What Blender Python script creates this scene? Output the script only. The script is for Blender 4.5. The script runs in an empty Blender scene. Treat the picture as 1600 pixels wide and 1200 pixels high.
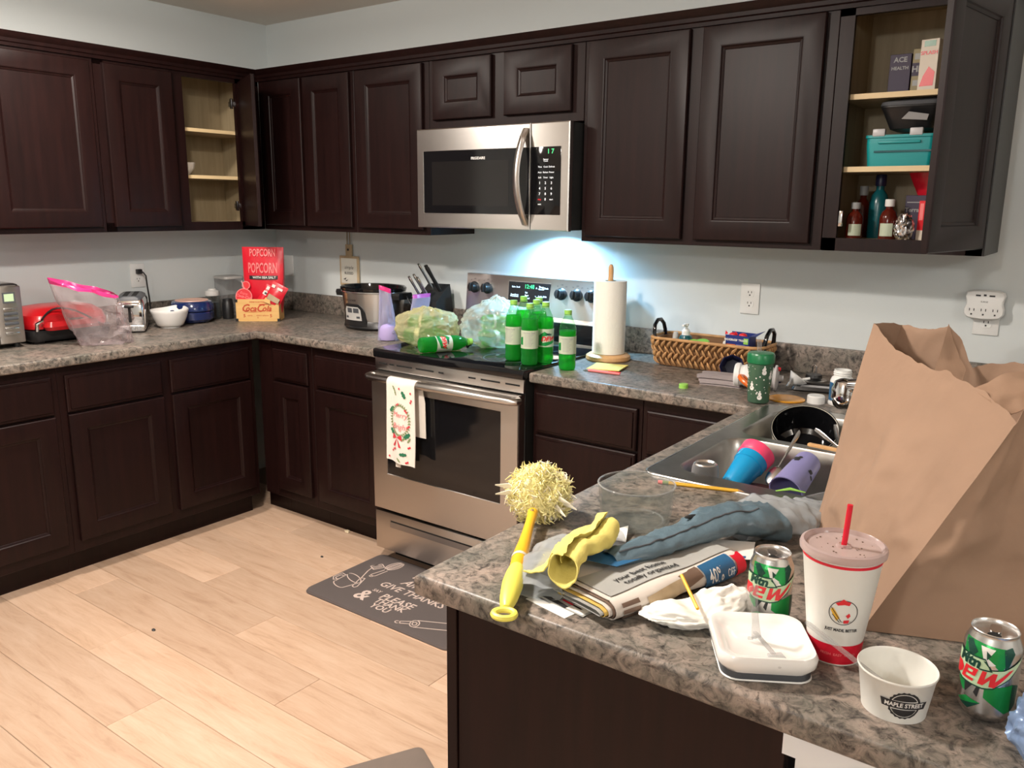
import bpy, bmesh, math, random
from math import sin, cos, pi, radians, sqrt, atan2
from mathutils import Vector, Matrix, Euler, noise
random.seed(7)
scene = bpy.context.scene
COL = scene.collection
R = radians

# ------------------------------------------------------------------ camera
cd = bpy.data.cameras.new('camera'); cam = bpy.data.objects.new('camera', cd); COL.objects.link(cam)
cd.sensor_width = 36.0; cd.lens = 1293.538 / 1600 * 36.0; cd.clip_start = 0.02
yaw, pit, rol = 0.63201693, -0.21267287, 0.00942208
fw = Vector((-sin(yaw)*cos(pit), cos(yaw)*cos(pit), sin(pit)))
rt = Vector((cos(yaw), sin(yaw), 0)); up = rt.cross(fw)
rt, up = rt*cos(rol) + up*sin(rol), up*cos(rol) - rt*sin(rol)
cam.matrix_world = Matrix((( rt.x, up.x, -fw.x, 3.89575), (rt.y, up.y, -fw.y, -3.04586), (rt.z, up.z, -fw.z, 1.50342), (0,0,0,1)))
scene.camera = cam

# ------------------------------------------------------------------ world, lamps, exposure
w = bpy.data.worlds.new('world'); scene.world = w; w.use_nodes = True
w.node_tree.nodes['Background'].inputs[0].default_value = (0.75, 0.85, 1.0, 1)
w.node_tree.nodes['Background'].inputs[1].default_value = 0.05
scene.view_settings.view_transform = 'Standard'; scene.view_settings.look = 'None'
scene.view_settings.exposure = 0.0; scene.view_settings.gamma = 1.0
scene.view_settings.use_curve_mapping = False

def area(name, loc, size, power, col, rot=(0,0,0), shape='DISK', size_y=None, spread=None):
    l = bpy.data.lights.new(name, 'AREA'); l.shape = shape; l.size = size
    if size_y: l.size_y = size_y
    l.energy = power; l.color = col
    if spread: l.spread = spread
    o = bpy.data.objects.new(name, l); o.location = loc; o.rotation_euler = rot; COL.objects.link(o); return o
def lamp(name, loc, power, col, r=0.07):
    l = bpy.data.lights.new(name, 'POINT'); l.energy = power; l.color = col; l.shadow_soft_size = r
    o = bpy.data.objects.new(name, l); o.location = loc; COL.objects.link(o); return o
WARM = (1.0, 0.92, 0.84); DAY = (0.97, 0.97, 0.95)
area('kitchen_lamp', (2.25, -2.15, 2.335), 0.18, 51, WARM); lamp('kitchen_glow', (2.25, -2.15, 2.26), 20, WARM)
area('corner_lamp', (0.95, -1.55, 2.335), 0.18, 24, WARM); lamp('corner_glow', (0.95, -1.55, 2.26), 7, WARM)
lamp('dining_lamp', (5.9, -2.7, 2.24), 38, DAY, 0.1)
lamp('living_fill', (3.3, -4.9, 2.24), 68, DAY, 0.1)  # added general fill behind the camera, not a known fixture
area('hood_lamp', (1.95, -0.125, 1.402), 0.07, 10.5, (0.30, 0.66, 1.0), spread=R(150))

# ------------------------------------------------------------------ node materials
def newmat(name):
    m = bpy.data.materials.new(name); m.use_nodes = True
    nt = m.node_tree; b = nt.nodes['Principled BSDF']
    return m, nt, b
def N(nt, t, **kw):
    n = nt.nodes.new(t)
    for k, v in kw.items():
        if k in n.inputs: n.inputs[k].default_value = v
        else: setattr(n, k, v)
    return n
def coords(nt, scale=(1,1,1), kind='Object'):
    tc = N(nt, 'ShaderNodeTexCoord'); mp = N(nt, 'ShaderNodeMapping'); mp.inputs['Scale'].default_value = scale
    nt.links.new(tc.outputs[kind], mp.inputs['Vector']); return mp.outputs['Vector']
def ramp(nt, fac, stops):
    r = N(nt, 'ShaderNodeValToRGB'); e = r.color_ramp.elements
    while len(e) < len(stops): e.new(0.5)
    for i, (p, c) in enumerate(stops): e[i].position = p; e[i].color = (*c, 1)
    nt.links.new(fac, r.inputs['Fac']); return r.outputs['Color']
def mat(name, col, rough=0.5, metal=0.0, spec=0.5, nz=None, bump=None, coat=0.0, emit=None, aniso=0.0, sub=0.0, sheen=0.0):
    m, nt, b = newmat(name)
    b.inputs['Base Color'].default_value = (*col, 1); b.inputs['Roughness'].default_value = rough
    b.inputs['Metallic'].default_value = metal; b.inputs['Specular IOR Level'].default_value = spec
    b.inputs['Coat Weight'].default_value = coat; b.inputs['Coat Roughness'].default_value = 0.1
    b.inputs['Anisotropic'].default_value = aniso; b.inputs['Sheen Weight'].default_value = sheen
    if emit: b.inputs['Emission Color'].default_value = (*emit[0], 1); b.inputs['Emission Strength'].default_value = emit[1]
    if nz:   # (scale, amount, stretch)
        sc, am = nz[0], nz[1]; st = nz[2] if len(nz) > 2 else (1,1,1)
        v = coords(nt, st); n = N(nt, 'ShaderNodeTexNoise', Scale=sc, Detail=5.0)
        nt.links.new(v, n.inputs['Vector'])
        c = ramp(nt, n.outputs['Fac'], [(0.25, tuple(max(0, x*(1-am)) for x in col)), (0.75, tuple(min(1, x*(1+am)) for x in col))])
        nt.links.new(c, b.inputs['Base Color'])
    if bump:
        sc, s = bump[0], bump[1]; st = bump[2] if len(bump) > 2 else (1,1,1)
        v = coords(nt, st); n = N(nt, 'ShaderNodeTexNoise', Scale=sc, Detail=4.0); nt.links.new(v, n.inputs['Vector'])
        bp = N(nt, 'ShaderNodeBump', Strength=s, Distance=0.002); nt.links.new(n.outputs['Fac'], bp.inputs['Height'])
        nt.links.new(bp.outputs['Normal'], b.inputs['Normal'])
    return m
def film(name, tint, clear, rough=0.15, col=None, edge=0.5, trans=0.0, spec=0.5):
    """thin clear sheet: transparent tint mixed with a glossy coloured skin, more skin at grazing angles"""
    m, nt, b = newmat(name); out = nt.nodes['Material Output']
    b.inputs['Base Color'].default_value = (*(col or tint), 1); b.inputs['Roughness'].default_value = rough; b.inputs['Specular IOR Level'].default_value = spec
    skin = b.outputs[0]
    if trans > 0:
        tr = N(nt, 'ShaderNodeBsdfTranslucent'); tr.inputs['Color'].default_value = (*(col or tint), 1)
        mx = N(nt, 'ShaderNodeMixShader'); mx.inputs[0].default_value = trans
        nt.links.new(skin, mx.inputs[1]); nt.links.new(tr.outputs[0], mx.inputs[2]); skin = mx.outputs[0]
    tp = N(nt, 'ShaderNodeBsdfTransparent'); tp.inputs['Color'].default_value = (*tint, 1)
    lw = N(nt, 'ShaderNodeLayerWeight', Blend=0.35)
    ma = N(nt, 'ShaderNodeMath', operation='MULTIPLY_ADD', use_clamp=True); ma.inputs[1].default_value = edge; ma.inputs[2].default_value = 1 - clear
    nt.links.new(lw.outputs['Facing'], ma.inputs[0])
    ms = N(nt, 'ShaderNodeMixShader'); nt.links.new(ma.outputs[0], ms.inputs[0])
    nt.links.new(tp.outputs[0], ms.inputs[1]); nt.links.new(skin, ms.inputs[2]); nt.links.new(ms.outputs[0], out.inputs[0])
    return m

def counter_mat():
    m, nt, b = newmat('granite_laminate')
    v = coords(nt, (1, 1, 1))
    n1 = N(nt, 'ShaderNodeTexNoise', Scale=48.0, Detail=9.0, Roughness=0.68, Distortion=0.9); nt.links.new(v, n1.inputs['Vector'])
    n2 = N(nt, 'ShaderNodeTexNoise', Scale=9.0, Detail=5.0, Roughness=0.6); nt.links.new(v, n2.inputs['Vector'])
    n3 = N(nt, 'ShaderNodeTexNoise', Scale=95.0, Detail=3.0, Roughness=0.6, Distortion=1.0); nt.links.new(v, n3.inputs['Vector'])
    c1 = ramp(nt, n1.outputs['Fac'], [(0.32, (0.034, 0.032, 0.031)), (0.41, (0.14, 0.128, 0.117)), (0.50, (0.27, 0.242, 0.215)), (0.60, (0.40, 0.35, 0.31)), (0.70, (0.21, 0.20, 0.185))])
    c2 = ramp(nt, n2.outputs['Fac'], [(0.36, (0.50, 0.525, 0.50)), (0.64, (0.86, 0.775, 0.73))])
    mx = N(nt, 'ShaderNodeMix', data_type='RGBA', blend_type='MULTIPLY'); mx.inputs[0].default_value = 1
    nt.links.new(c1, mx.inputs[6]); nt.links.new(c2, mx.inputs[7])
    c3 = ramp(nt, n3.outputs['Fac'], [(0.30, (0.22, 0.20, 0.19)), (0.42, (1, 1, 1))])
    m2 = N(nt, 'ShaderNodeMix', data_type='RGBA', blend_type='MULTIPLY'); m2.inputs[0].default_value = 0.8
    nt.links.new(mx.outputs[2], m2.inputs[6]); nt.links.new(c3, m2.inputs[7])
    nt.links.new(m2.outputs[2], b.inputs['Base Color']); b.inputs['Roughness'].default_value = 0.40; b.inputs['Specular IOR Level'].default_value = 0.32
    return m
def plank_mat():
    m, nt, b = newmat('oak_vinyl')
    oi = N(nt, 'ShaderNodeObjectInfo')
    tc = N(nt, 'ShaderNodeTexCoord')
    ad = N(nt, 'ShaderNodeVectorMath', operation='ADD'); cb = N(nt, 'ShaderNodeCombineXYZ')
    mu = N(nt, 'ShaderNodeMath', operation='MULTIPLY'); mu.inputs[1].default_value = 37.0
    nt.links.new(oi.outputs['Random'], mu.inputs[0]); nt.links.new(mu.outputs[0], cb.inputs[0]); nt.links.new(mu.outputs[0], cb.inputs[1])
    nt.links.new(tc.outputs['Object'], ad.inputs[0]); nt.links.new(cb.outputs[0], ad.inputs[1])
    mp = N(nt, 'ShaderNodeMapping'); mp.inputs['Scale'].default_value = (1.2, 9.0, 1.0); nt.links.new(ad.outputs[0], mp.inputs['Vector'])
    n = N(nt, 'ShaderNodeTexNoise', Scale=3.2, Detail=9.0, Roughness=0.70, Distortion=0.5); nt.links.new(mp.outputs[0], n.inputs['Vector'])
    c = ramp(nt, n.outputs['Fac'], [(0.26, (0.44, 0.275, 0.178)), (0.45, (0.575, 0.388, 0.268)), (0.60, (0.625, 0.44, 0.315)), (0.8, (0.68, 0.50, 0.37))])
    hs = N(nt, 'ShaderNodeHueSaturation'); mr = N(nt, 'ShaderNodeMapRange'); mr.inputs['To Min'].default_value = 0.87; mr.inputs['To Max'].default_value = 1.10
    nt.links.new(oi.outputs['Random'], mr.inputs['Value']); nt.links.new(mr.outputs[0], hs.inputs['Value']); nt.links.new(c, hs.inputs['Color'])
    nt.links.new(hs.outputs[0], b.inputs['Base Color']); b.inputs['Roughness'].default_value = 0.42; b.inputs['Specular IOR Level'].default_value = 0.35
    return m
def wood_mat(name, lo, hi, rough=0.36, stretch=(14, 14, 1.2), scale=3.0, spec=0.45):
    m, nt, b = newmat(name)
    v = coords(nt, stretch); n = N(nt, 'ShaderNodeTexNoise', Scale=scale, Detail=6.0, Roughness=0.6); nt.links.new(v, n.inputs['Vector'])
    nt.links.new(ramp(nt, n.outputs['Fac'], [(0.3, lo), (0.7, hi)]), b.inputs['Base Color'])
    b.inputs['Roughness'].default_value = rough; b.inputs['Specular IOR Level'].default_value = spec
    return m
def steel_mat(name, col=(0.56, 0.53, 0.50), rough=0.30, stretch=(1, 60, 260)):
    m, nt, b = newmat(name); b.inputs['Metallic'].default_value = 1.0; b.inputs['Base Color'].default_value = (*col, 1)
    v = coords(nt, stretch); n = N(nt, 'ShaderNodeTexNoise', Scale=4.0, Detail=3.0); nt.links.new(v, n.inputs['Vector'])
    mr = N(nt, 'ShaderNodeMapRange'); mr.inputs['To Min'].default_value = rough - 0.05; mr.inputs['To Max'].default_value = rough + 0.07
    nt.links.new(n.outputs['Fac'], mr.inputs['Value']); nt.links.new(mr.outputs[0], b.inputs['Roughness'])
    b.inputs['Anisotropic'].default_value = 0.75; b.inputs['Anisotropic Rotation'].default_value = 0.25
    tg = N(nt, 'ShaderNodeTangent'); tg.direction_type = 'RADIAL'; tg.axis = 'Z'; nt.links.new(tg.outputs[0], b.inputs['Tangent'])
    return m
def paper_mat(name, col, rough=0.75, am=0.06, crease=0.25):
    return mat(name, col, rough, nz=(9, am), bump=(45, crease))

M = dict(
 wall=mat('wall_paint', (0.66, 0.70, 0.70), 0.6, spec=0.25, bump=(180, 0.12)),
 ceil=mat('ceiling_paint', (0.86, 0.80, 0.72), 0.8, spec=0.2, bump=(150, 0.15)),
 sub=mat('subfloor', (0.30, 0.22, 0.16), 0.9),
 plank=plank_mat(), counter=counter_mat(),
 wood=wood_mat('espresso_wood', (0.0085, 0.0030, 0.0028), (0.0160, 0.0052, 0.0046), 0.40, spec=0.22),
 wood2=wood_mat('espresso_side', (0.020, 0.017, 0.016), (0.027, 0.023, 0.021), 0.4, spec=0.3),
 maple=wood_mat('maple_lining', (0.34, 0.265, 0.155), (0.43, 0.34, 0.21), 0.5),
 maple_edge=mat('maple_edge', (0.78, 0.60, 0.34), 0.5),
 white=mat('white_trim', (0.78, 0.80, 0.82), 0.4), plast=mat('white_plastic', (0.80, 0.80, 0.78), 0.35), offw=mat('ivory_plastic', (0.70, 0.66, 0.58), 0.4),
 steel=steel_mat('brushed_steel'), steelk=steel_mat('brushed_dark_steel', (0.34, 0.33, 0.33), 0.32),
 sinkm=mat('sink_steel', (0.42, 0.41, 0.39), 0.30, 1.0, nz=(30, 0.10)),
 chrome=mat('chrome', (0.78, 0.78, 0.79), 0.08, 1.0), chromer=mat('satin_metal', (0.62, 0.61, 0.6), 0.25, 1.0), alu=mat('aluminium', (0.72, 0.71, 0.70), 0.27, 1.0),
 black=mat('black_plastic', (0.012, 0.012, 0.013), 0.35), blackg=mat('black_glass', (0.006, 0.006, 0.007), 0.06), blackm=mat('matt_black', (0.010, 0.010, 0.010), 0.7),
 dark=mat('dark_recess', (0.004, 0.004, 0.004), 0.8), rubber=mat('rubber_mat', (0.105, 0.086, 0.082), 0.75, bump=(300, 0.2)),
 chalk=mat('chalk_print', (0.62, 0.50, 0.44), 0.8), taupe=mat('taupe_mat', (0.19, 0.15, 0.125), 0.9, nz=(6, 0.12)),
 red=mat('red_plastic', (0.42, 0.006, 0.010), 0.28, coat=0.2), redm=mat('red_print', (0.70, 0.02, 0.03), 0.35), redf=mat('red_foil', (0.66, 0.012, 0.03), 0.28, bump=(25, 0.6)),
 pink=mat('pink_plastic', (0.85, 0.06, 0.16), 0.35), pinkz=film('pink_zip', (0.9, 0.10, 0.36), 0.25, 0.25, (0.78, 0.05, 0.26)), purplez=film('purple_zip', (0.62, 0.2, 0.6), 0.25, 0.25, (0.55, 0.12, 0.5)),
 salmon=mat('salmon_print', (0.88, 0.22, 0.22), 0.4), navy=mat('navy_enamel', (0.010, 0.022, 0.10), 0.16, coat=0.6), navym=mat('navy_plastic', (0.012, 0.014, 0.055), 0.35),
 ceramic=mat('white_ceramic', (0.82, 0.80, 0.77), 0.12, coat=0.5), ivory=mat('ivory_bowl', (0.80, 0.74, 0.66), 0.25),
 crate=wood_mat('crate_wood', (0.70, 0.40, 0.13), (0.82, 0.52, 0.20), 0.55, (2, 2, 10)), crater=mat('crate_red_print', (0.55, 0.06, 0.02), 0.6),
 beech=wood_mat('beech_wood', (0.56, 0.30, 0.12), (0.68, 0.41, 0.19), 0.4), woodsign=wood_mat('sign_wood', (0.40, 0.30, 0.18), (0.5, 0.38, 0.24), 0.6),
 twine=mat('twine', (0.35, 0.27, 0.17), 0.9), signface=mat('sign_face', (0.62, 0.60, 0.53), 0.7), ink=mat('dark_print', (0.02, 0.02, 0.022), 0.5), grey=mat('grey_plastic', (0.33, 0.33, 0.33), 0.4), greyd=mat('charcoal_plastic', (0.07, 0.075, 0.085), 0.45),
 greyp=mat('silver_plastic', (0.50, 0.49, 0.47), 0.4), towelp=mat('paper_towel', (0.86, 0.83, 0.76), 0.9, bump=(140, 0.6)), 
 paperw=paper_mat('white_paper', (0.80, 0.78, 0.74)), napkin=paper_mat('napkin_paper', (0.84, 0.82, 0.76), 0.9), news=paper_mat('newsprint', (0.66, 0.60, 0.54), 0.6, 0.08), newsg=paper_mat('newsprint_grey', (0.36, 0.36, 0.34), 0.6), newsb=mat('brown_print', (0.16, 0.10, 0.07), 0.6),
 blue=mat('blue_print', (0.025, 0.12, 0.26), 0.4), bluep=mat('blue_plastic', (0.004, 0.27, 0.55), 0.25), teal=mat('teal_plastic', (0.0, 0.30, 0.31), 0.4), tealb=mat('teal_bottle', (0.004, 0.085, 0.10), 0.25),
 lav=mat('lavender_plastic', (0.25, 0.24, 0.48), 0.45), maroon=mat('maroon_plate', (0.075, 0.006, 0.012), 0.25), orange=mat('orange_plastic', (0.80, 0.16, 0.015), 0.3), amber=film('amber_lid', (0.95, 0.55, 0.10), 0.35, 0.25, (0.80, 0.36, 0.03)),
 greenl=mat('dark_green_lid', (0.008, 0.16, 0.055), 0.3), lime=mat('lime_plastic', (0.22, 0.62, 0.05), 0.35), limec=mat('lime_cap', (0.30, 0.60, 0.10), 0.35), green=mat('green_print', (0.012, 0.30, 0.065), 0.3, metal=0.35), greend=mat('deep_green_print', (0.008, 0.065, 0.045), 0.3, metal=0.3), greenp=mat('pale_green_print', (0.50, 0.66, 0.42), 0.35),
 holly=mat('holly_green', (0.02, 0.16, 0.075), 0.9), sprig=mat('sprig_green', (0.22, 0.28, 0.12), 0.9), clothw=mat('cotton_white', (0.80, 0.74, 0.66), 0.95, bump=(400, 0.3)), clothr=mat('cotton_red', (0.60, 0.03, 0.05), 0.95), greycl=mat('grey_towel', (0.36, 0.31, 0.31), 0.95, bump=(260, 0.6)),
 yellowc=mat('yellow_cloth', (0.72, 0.62, 0.17), 0.85, nz=(6, 0.10), bump=(220, 0.3)), yelh=mat('yellow_handle', (0.88, 0.46, 0.02), 0.35), yelg=mat('pale_yellow_grip', (0.80, 0.74, 0.12), 0.4), fluff=mat('duster_fibre', (0.92, 0.84, 0.40), 0.95, sheen=0.3), fluffw=mat('duster_fibre_pale', (0.88, 0.82, 0.66), 0.95), yellowp=mat('yellow_paper', (0.82, 0.70, 0.20), 0.8), pencil=mat('pencil_yellow', (0.72, 0.40, 0.03), 0.4), yellowpr=mat('yellow_print', (0.80, 0.66, 0.08), 0.5), bluebox=mat('blue_box', (0.012, 0.03, 0.19), 0.45), purplebox=mat('purple_box', (0.030, 0.016, 0.05), 0.5), creambox=mat('cream_box', (0.70, 0.62, 0.52), 0.5), tanbox=mat('tan_box', (0.28, 0.23, 0.12), 0.5),
 kraft=paper_mat('kraft_paper', (0.315, 0.198, 0.130), 0.8, 0.08, 0.35), amberb=film('amber_bottle', (0.55, 0.10, 0.03), 0.25, 0.12, (0.11, 0.012, 0.006)), 
 wicker=mat('water_hyacinth', (0.50, 0.27, 0.11), 0.7, nz=(30, 0.30), bump=(120, 0.5)), wickerd=mat('wicker_core', (0.20, 0.10, 0.04), 0.8),
 glass=film('clear_glass', (0.95, 0.965, 0.955), 0.955, 0.03, (0.22, 0.23, 0.225), 0.42, spec=1.0), cplas=film('clear_plastic', (0.95, 0.95, 0.95), 0.88, 0.08, (0.50, 0.50, 0.50), 0.5, spec=0.8), zip_=film('zip_bag_film', (0.96, 0.93, 0.93), 0.82, 0.07, (0.62, 0.54, 0.55), 0.5, 0.2, spec=0.9), frost=film('frosted_bag_film', (0.88, 0.86, 0.97), 0.62, 0.15, (0.72, 0.70, 0.90), 0.4, 0.4),
 sack=film('grocery_sack_film', (0.96, 0.95, 0.86), 0.64, 0.10, (0.70, 0.68, 0.60), 0.5, 0.4, spec=0.8), sacky=film('grocery_sack_yellow', (0.98, 0.93, 0.72), 0.66, 0.10, (0.84, 0.76, 0.48), 0.5, 0.4, spec=0.8), sleeve=mat('blue_grey_sleeve', (0.088, 0.135, 0.165), 0.34, nz=(7, 0.22), bump=(70, 0.9)), clearsl=film('clear_sleeve_film', (0.86, 0.89, 0.91), 0.55, 0.10, (0.50, 0.53, 0.55), 0.5, 0.2),
 pet=film('green_pet', (0.78, 1.0, 0.84), 0.92, 0.05, (0.06, 0.30, 0.12), 0.4, spec=0.9), soda=film('green_soda', (0.12, 0.90, 0.16), 0.55, 0.10, (0.018, 0.46, 0.035), 0.15, 0.6), petl=mat('bottle_label', (0.50, 0.56, 0.42), 0.4), tumb=film('green_tumbler', (0.42, 0.62, 0.50), 0.35, 0.15, (0.11, 0.22, 0.14), 0.4, 0.2),
 wrap=mat('blue_foil_wrapper', (0.22, 0.32, 0.52), 0.28, metal=0.3, bump=(40, 0.5)), silverw=mat('silver_foil', (0.7, 0.7, 0.72), 0.2, metal=1.0),
 green_led=mat('green_display', (0.02, 0.3, 0.1), 0.5, emit=((0.10, 0.9, 0.30), 0.9)), led_blue=mat('panel_print', (0.75, 0.80, 0.85), 0.5, emit=((0.7, 0.8, 0.9), 0.15)), lampface=mat('lamp_lens', (0.8, 0.9, 1.0), 0.5, emit=((0.55, 0.82, 1.0), 6.0)), canlens=mat('ceiling_lamp_lens', (1, .9, .8), 0.5, emit=((1.0, 0.86, 0.7), 8.0)),
 lilac=mat('purple_powder', (0.42, 0.34, 0.62), 0.9), redsoft=mat('cup_red', (0.66, 0.008, 0.03), 0.4), cupw=mat('cup_paper', (0.76, 0.75, 0.70), 0.45), lid=film('cup_lid_plastic', (0.85, 0.72, 0.70), 0.45, 0.2, (0.62, 0.50, 0.48), 0.4, 0.2), scrap=mat('crumb', (0.75, 0.62, 0.42), 0.9),
 copper=mat('rose_plate', (0.62, 0.36, 0.28), 0.35), yb=mat('ochre_print', (0.62, 0.42, 0.10), 0.6), greyl=mat('light_grey_plastic', (0.55, 0.54, 0.55), 0.35), potout=mat('pot_enamel', (0.62, 0.58, 0.48), 0.3), coffee=mat('dark_bottle', (0.01, 0.02, 0.03), 0.2),
)

# ------------------------------------------------------------------ mesh building
def Z(a): return Matrix.Rotation(a, 4, 'Z')
def X(a): return Matrix.Rotation(a, 4, 'X')
def Y(a): return Matrix.Rotation(a, 4, 'Y')
def T(x, y, z): return Matrix.Translation((x, y, z))
class MB:
    def __init__(s): s.bm = bmesh.new()
    def _v(s, vs, m=None): return [s.bm.verts.new((m @ Vector(v)) if m else v) for v in vs]
    def _f(s, vs):
        try: return s.bm.faces.new(vs)
        except ValueError: return None
    def mesh(s, vs, fs, m=None):
        V = s._v(vs, m)
        for f in fs: s._f([V[i] for i in f])
        return s
    def box(s, x0, x1, y0, y1, z0, z1, bev=0.0, m=None, seg=2):
        V = s._v([(x, y, z) for z in (z0, z1) for y in (y0, y1) for x in (x0, x1)], m)
        F = [s._f([V[i] for i in q]) for q in ((0,2,3,1), (4,5,7,6), (0,1,5,4), (2,6,7,3), (0,4,6,2), (1,3,7,5))]
        if bev > 0:
            E = list({e for f in F for e in f.edges})
            bmesh.ops.bevel(s.bm, geom=E, offset=bev, segments=seg, affect='EDGES', profile=0.5, clamp_overlap=True)
        return s
    def lathe(s, prof, n=24, m=None, a0=0.0, a1=2*pi, sx=1.0, sy=1.0):
        full = abs(a1 - a0 - 2*pi) < 1e-6; k = n if full else n + 1
        rings = []
        for r, z in prof:
            if r < 1e-6: rings.append([s._v([(0, 0, z)], m)[0]]); continue
            rings.append(s._v([(r*cos(a0+(a1-a0)*i/n)*sx, r*sin(a0+(a1-a0)*i/n)*sy, z) for i in range(k)], m))
        for A, B in zip(rings, rings[1:]):
            for i in range(n):
                j = (i+1) % k
                if len(A) == 1 and len(B) == 1: continue
                if len(A) == 1: s._f([A[0], B[j], B[i]])
                elif len(B) == 1: s._f([A[i], A[j], B[0]])
                else: s._f([A[i], A[j], B[j], B[i]])
        return s
    def loft(s, rings, m=None, cap0=True, cap1=True, closed=True):
        RR = [s._v(r, m) for r in rings]; n = len(RR[0])
        for A, B in zip(RR, RR[1:]):
            for i in range(n if closed else n-1):
                j = (i+1) % n; s._f([A[i], A[j], B[j], B[i]])
        if cap0: s._f(RR[0][::-1])
        if cap1: s._f(RR[-1])
        return s
    def tube(s, pts, r, n=8, m=None, flat=1.0, caps=True):
        P = [Vector(p) for p in pts]; rr = r if isinstance(r, (list, tuple)) else [r]*len(P)
        t = (P[1]-P[0]).normalized(); u = t.cross(Vector((0,0,1)))
        if u.length < 1e-3: u = t.cross(Vector((1,0,0)))
        u.normalize(); rings = []
        for i, p in enumerate(P):
            tt = (P[min(i+1, len(P)-1)] - P[max(i-1, 0)]).normalized()
            u = (u - tt*u.dot(tt)).normalized(); v = tt.cross(u)
            rings.append([p + u*cos(2*pi*k/n)*rr[i] + v*sin(2*pi*k/n)*rr[i]*flat for k in range(n)])
        return s.loft(rings, m, caps, caps)
    def prism(s, poly, h0, h1, m=None):
        return s.loft([[(x, y, h0) for x, y in poly], [(x, y, h1) for x, y in poly]], m)
    def grid(s, nu, nv, f, m=None, cu=False, cv=False):
        V = [[s._v([f(i/(nu if cu else nu-1), j/(nv if cv else nv-1))], m)[0] for j in range(nv)] for i in range(nu)]
        for i in range(nu if cu else nu-1):
            for j in range(nv if cv else nv-1):
                a, b = (i+1) % nu, (j+1) % nv; s._f([V[i][j], V[a][j], V[a][b], V[i][b]])
        return s
    def decal(s, poly, fn, maxlen=0.02, m=None):
        """a flat polygon (2-D) cut into small triangles and wrapped on a surface by fn"""
        b = bmesh.new(); b.faces.new([b.verts.new((x, y, 0)) for x, y in poly]); bmesh.ops.triangulate(b, faces=b.faces[:])
        for _ in range(6):
            E = [e for e in b.edges if e.calc_length() > maxlen]
            if not E: break
            bmesh.ops.subdivide_edges(b, edges=E, cuts=1); bmesh.ops.triangulate(b, faces=[f for f in b.faces if len(f.verts) > 3])
        b.verts.index_update()
        s.mesh([fn(v.co.x, v.co.y) for v in b.verts], [[v.index for v in f.verts] for f in b.faces], m); b.free(); return s
    def text(s, body, size, fn, shear=0.0, bold=0.0, sx=1.0, at=(0, 0), rot=0.0, m=None, align='CENTER', space=1.0):
        vs, fs = text2d(body, shear, round(bold/size, 4) if bold else 0.0, align, space)
        c, n = cos(rot), sin(rot)
        pts = [(x*size*sx, y*size) for x, y in vs]
        s.mesh([fn(at[0]+x*c-y*n, at[1]+x*n+y*c) for x, y in pts], fs, m); return s
    def ico(s, r, sub=2, m=None, f=None):
        g = bmesh.ops.create_icosphere(s.bm, subdivisions=sub, radius=r)
        for v in g['verts']:
            if f: v.co = f(v.co.copy())
            if m: v.co = m @ v.co
        return s
    def solid(s, t):
        """give a sheet thickness along its normals"""
        bm = s.bm; bmesh.ops.recalc_face_normals(bm, faces=bm.faces[:]); bm.normal_update()
        cp = {v: bm.verts.new(v.co - v.normal*t) for v in bm.verts[:]}; rim = [e for e in bm.edges if len(e.link_faces) == 1]
        for f in bm.faces[:]: s._f([cp[v] for v in reversed(f.verts)])
        for e in rim:
            p, q = e.verts; s._f([p, q, cp[q], cp[p]])
        return s
    def clean(s):
        bmesh.ops.remove_doubles(s.bm, verts=s.bm.verts, dist=1e-5); return s
_tc = {}
def text2d(body, shear, off, align, space):
    k = (body, shear, off, align, space)
    if k not in _tc:
        c = bpy.data.curves.new('t', 'FONT'); c.body = body; c.size = 1.0; c.shear = shear; c.offset = off; c.align_x = align; c.align_y = 'CENTER'
        c.resolution_u = 2; c.space_character = space; c.fill_mode = 'FRONT'
        o = bpy.data.objects.new('t', c); me = bpy.data.meshes.new_from_object(o)
        _tc[k] = ([(v.co.x, v.co.y) for v in me.vertices], [list(p.vertices) for p in me.polygons])
        bpy.data.meshes.remove(me); bpy.data.objects.remove(o); bpy.data.curves.remove(c)
    return _tc[k]
def flat(o, x, y):
    o, x, y = Vector(o), Vector(x), Vector(y); return lambda a, b: o + x*a + y*b
def cyl(rf, ang, z0, eps=0.0005, sx=1.0, sy=1.0):
    """wrap (arc length, height) on a body of revolution; rf(z) or a constant radius"""
    f = rf if callable(rf) else (lambda z: rf)
    def g(a, b):
        r = f(z0+b) + eps; t = ang + a/r; return Vector((r*cos(t)*sx, r*sin(t)*sy, z0+b))
    return g
def interp(prof):
    def f(z):
        for (r0, z0), (r1, z1) in zip(prof, prof[1:]):
            if z0 <= z <= z1 and z1 > z0: return r0 + (r1-r0)*(z-z0)/(z1-z0)
        return prof[-1][0]
    return f
def rrect(w, d, r, n=5, cx=0, cy=0, z=0):
    P = []
    for qx, qy, a in ((1,1,0), (-1,1,pi/2), (-1,-1,pi), (1,-1,3*pi/2)):
        for i in range(n+1):
            t = a + pi/2*i/n; P.append((cx+qx*(w/2-r)+r*cos(t), cy+qy*(d/2-r)+r*sin(t), z))
    return P

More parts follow.
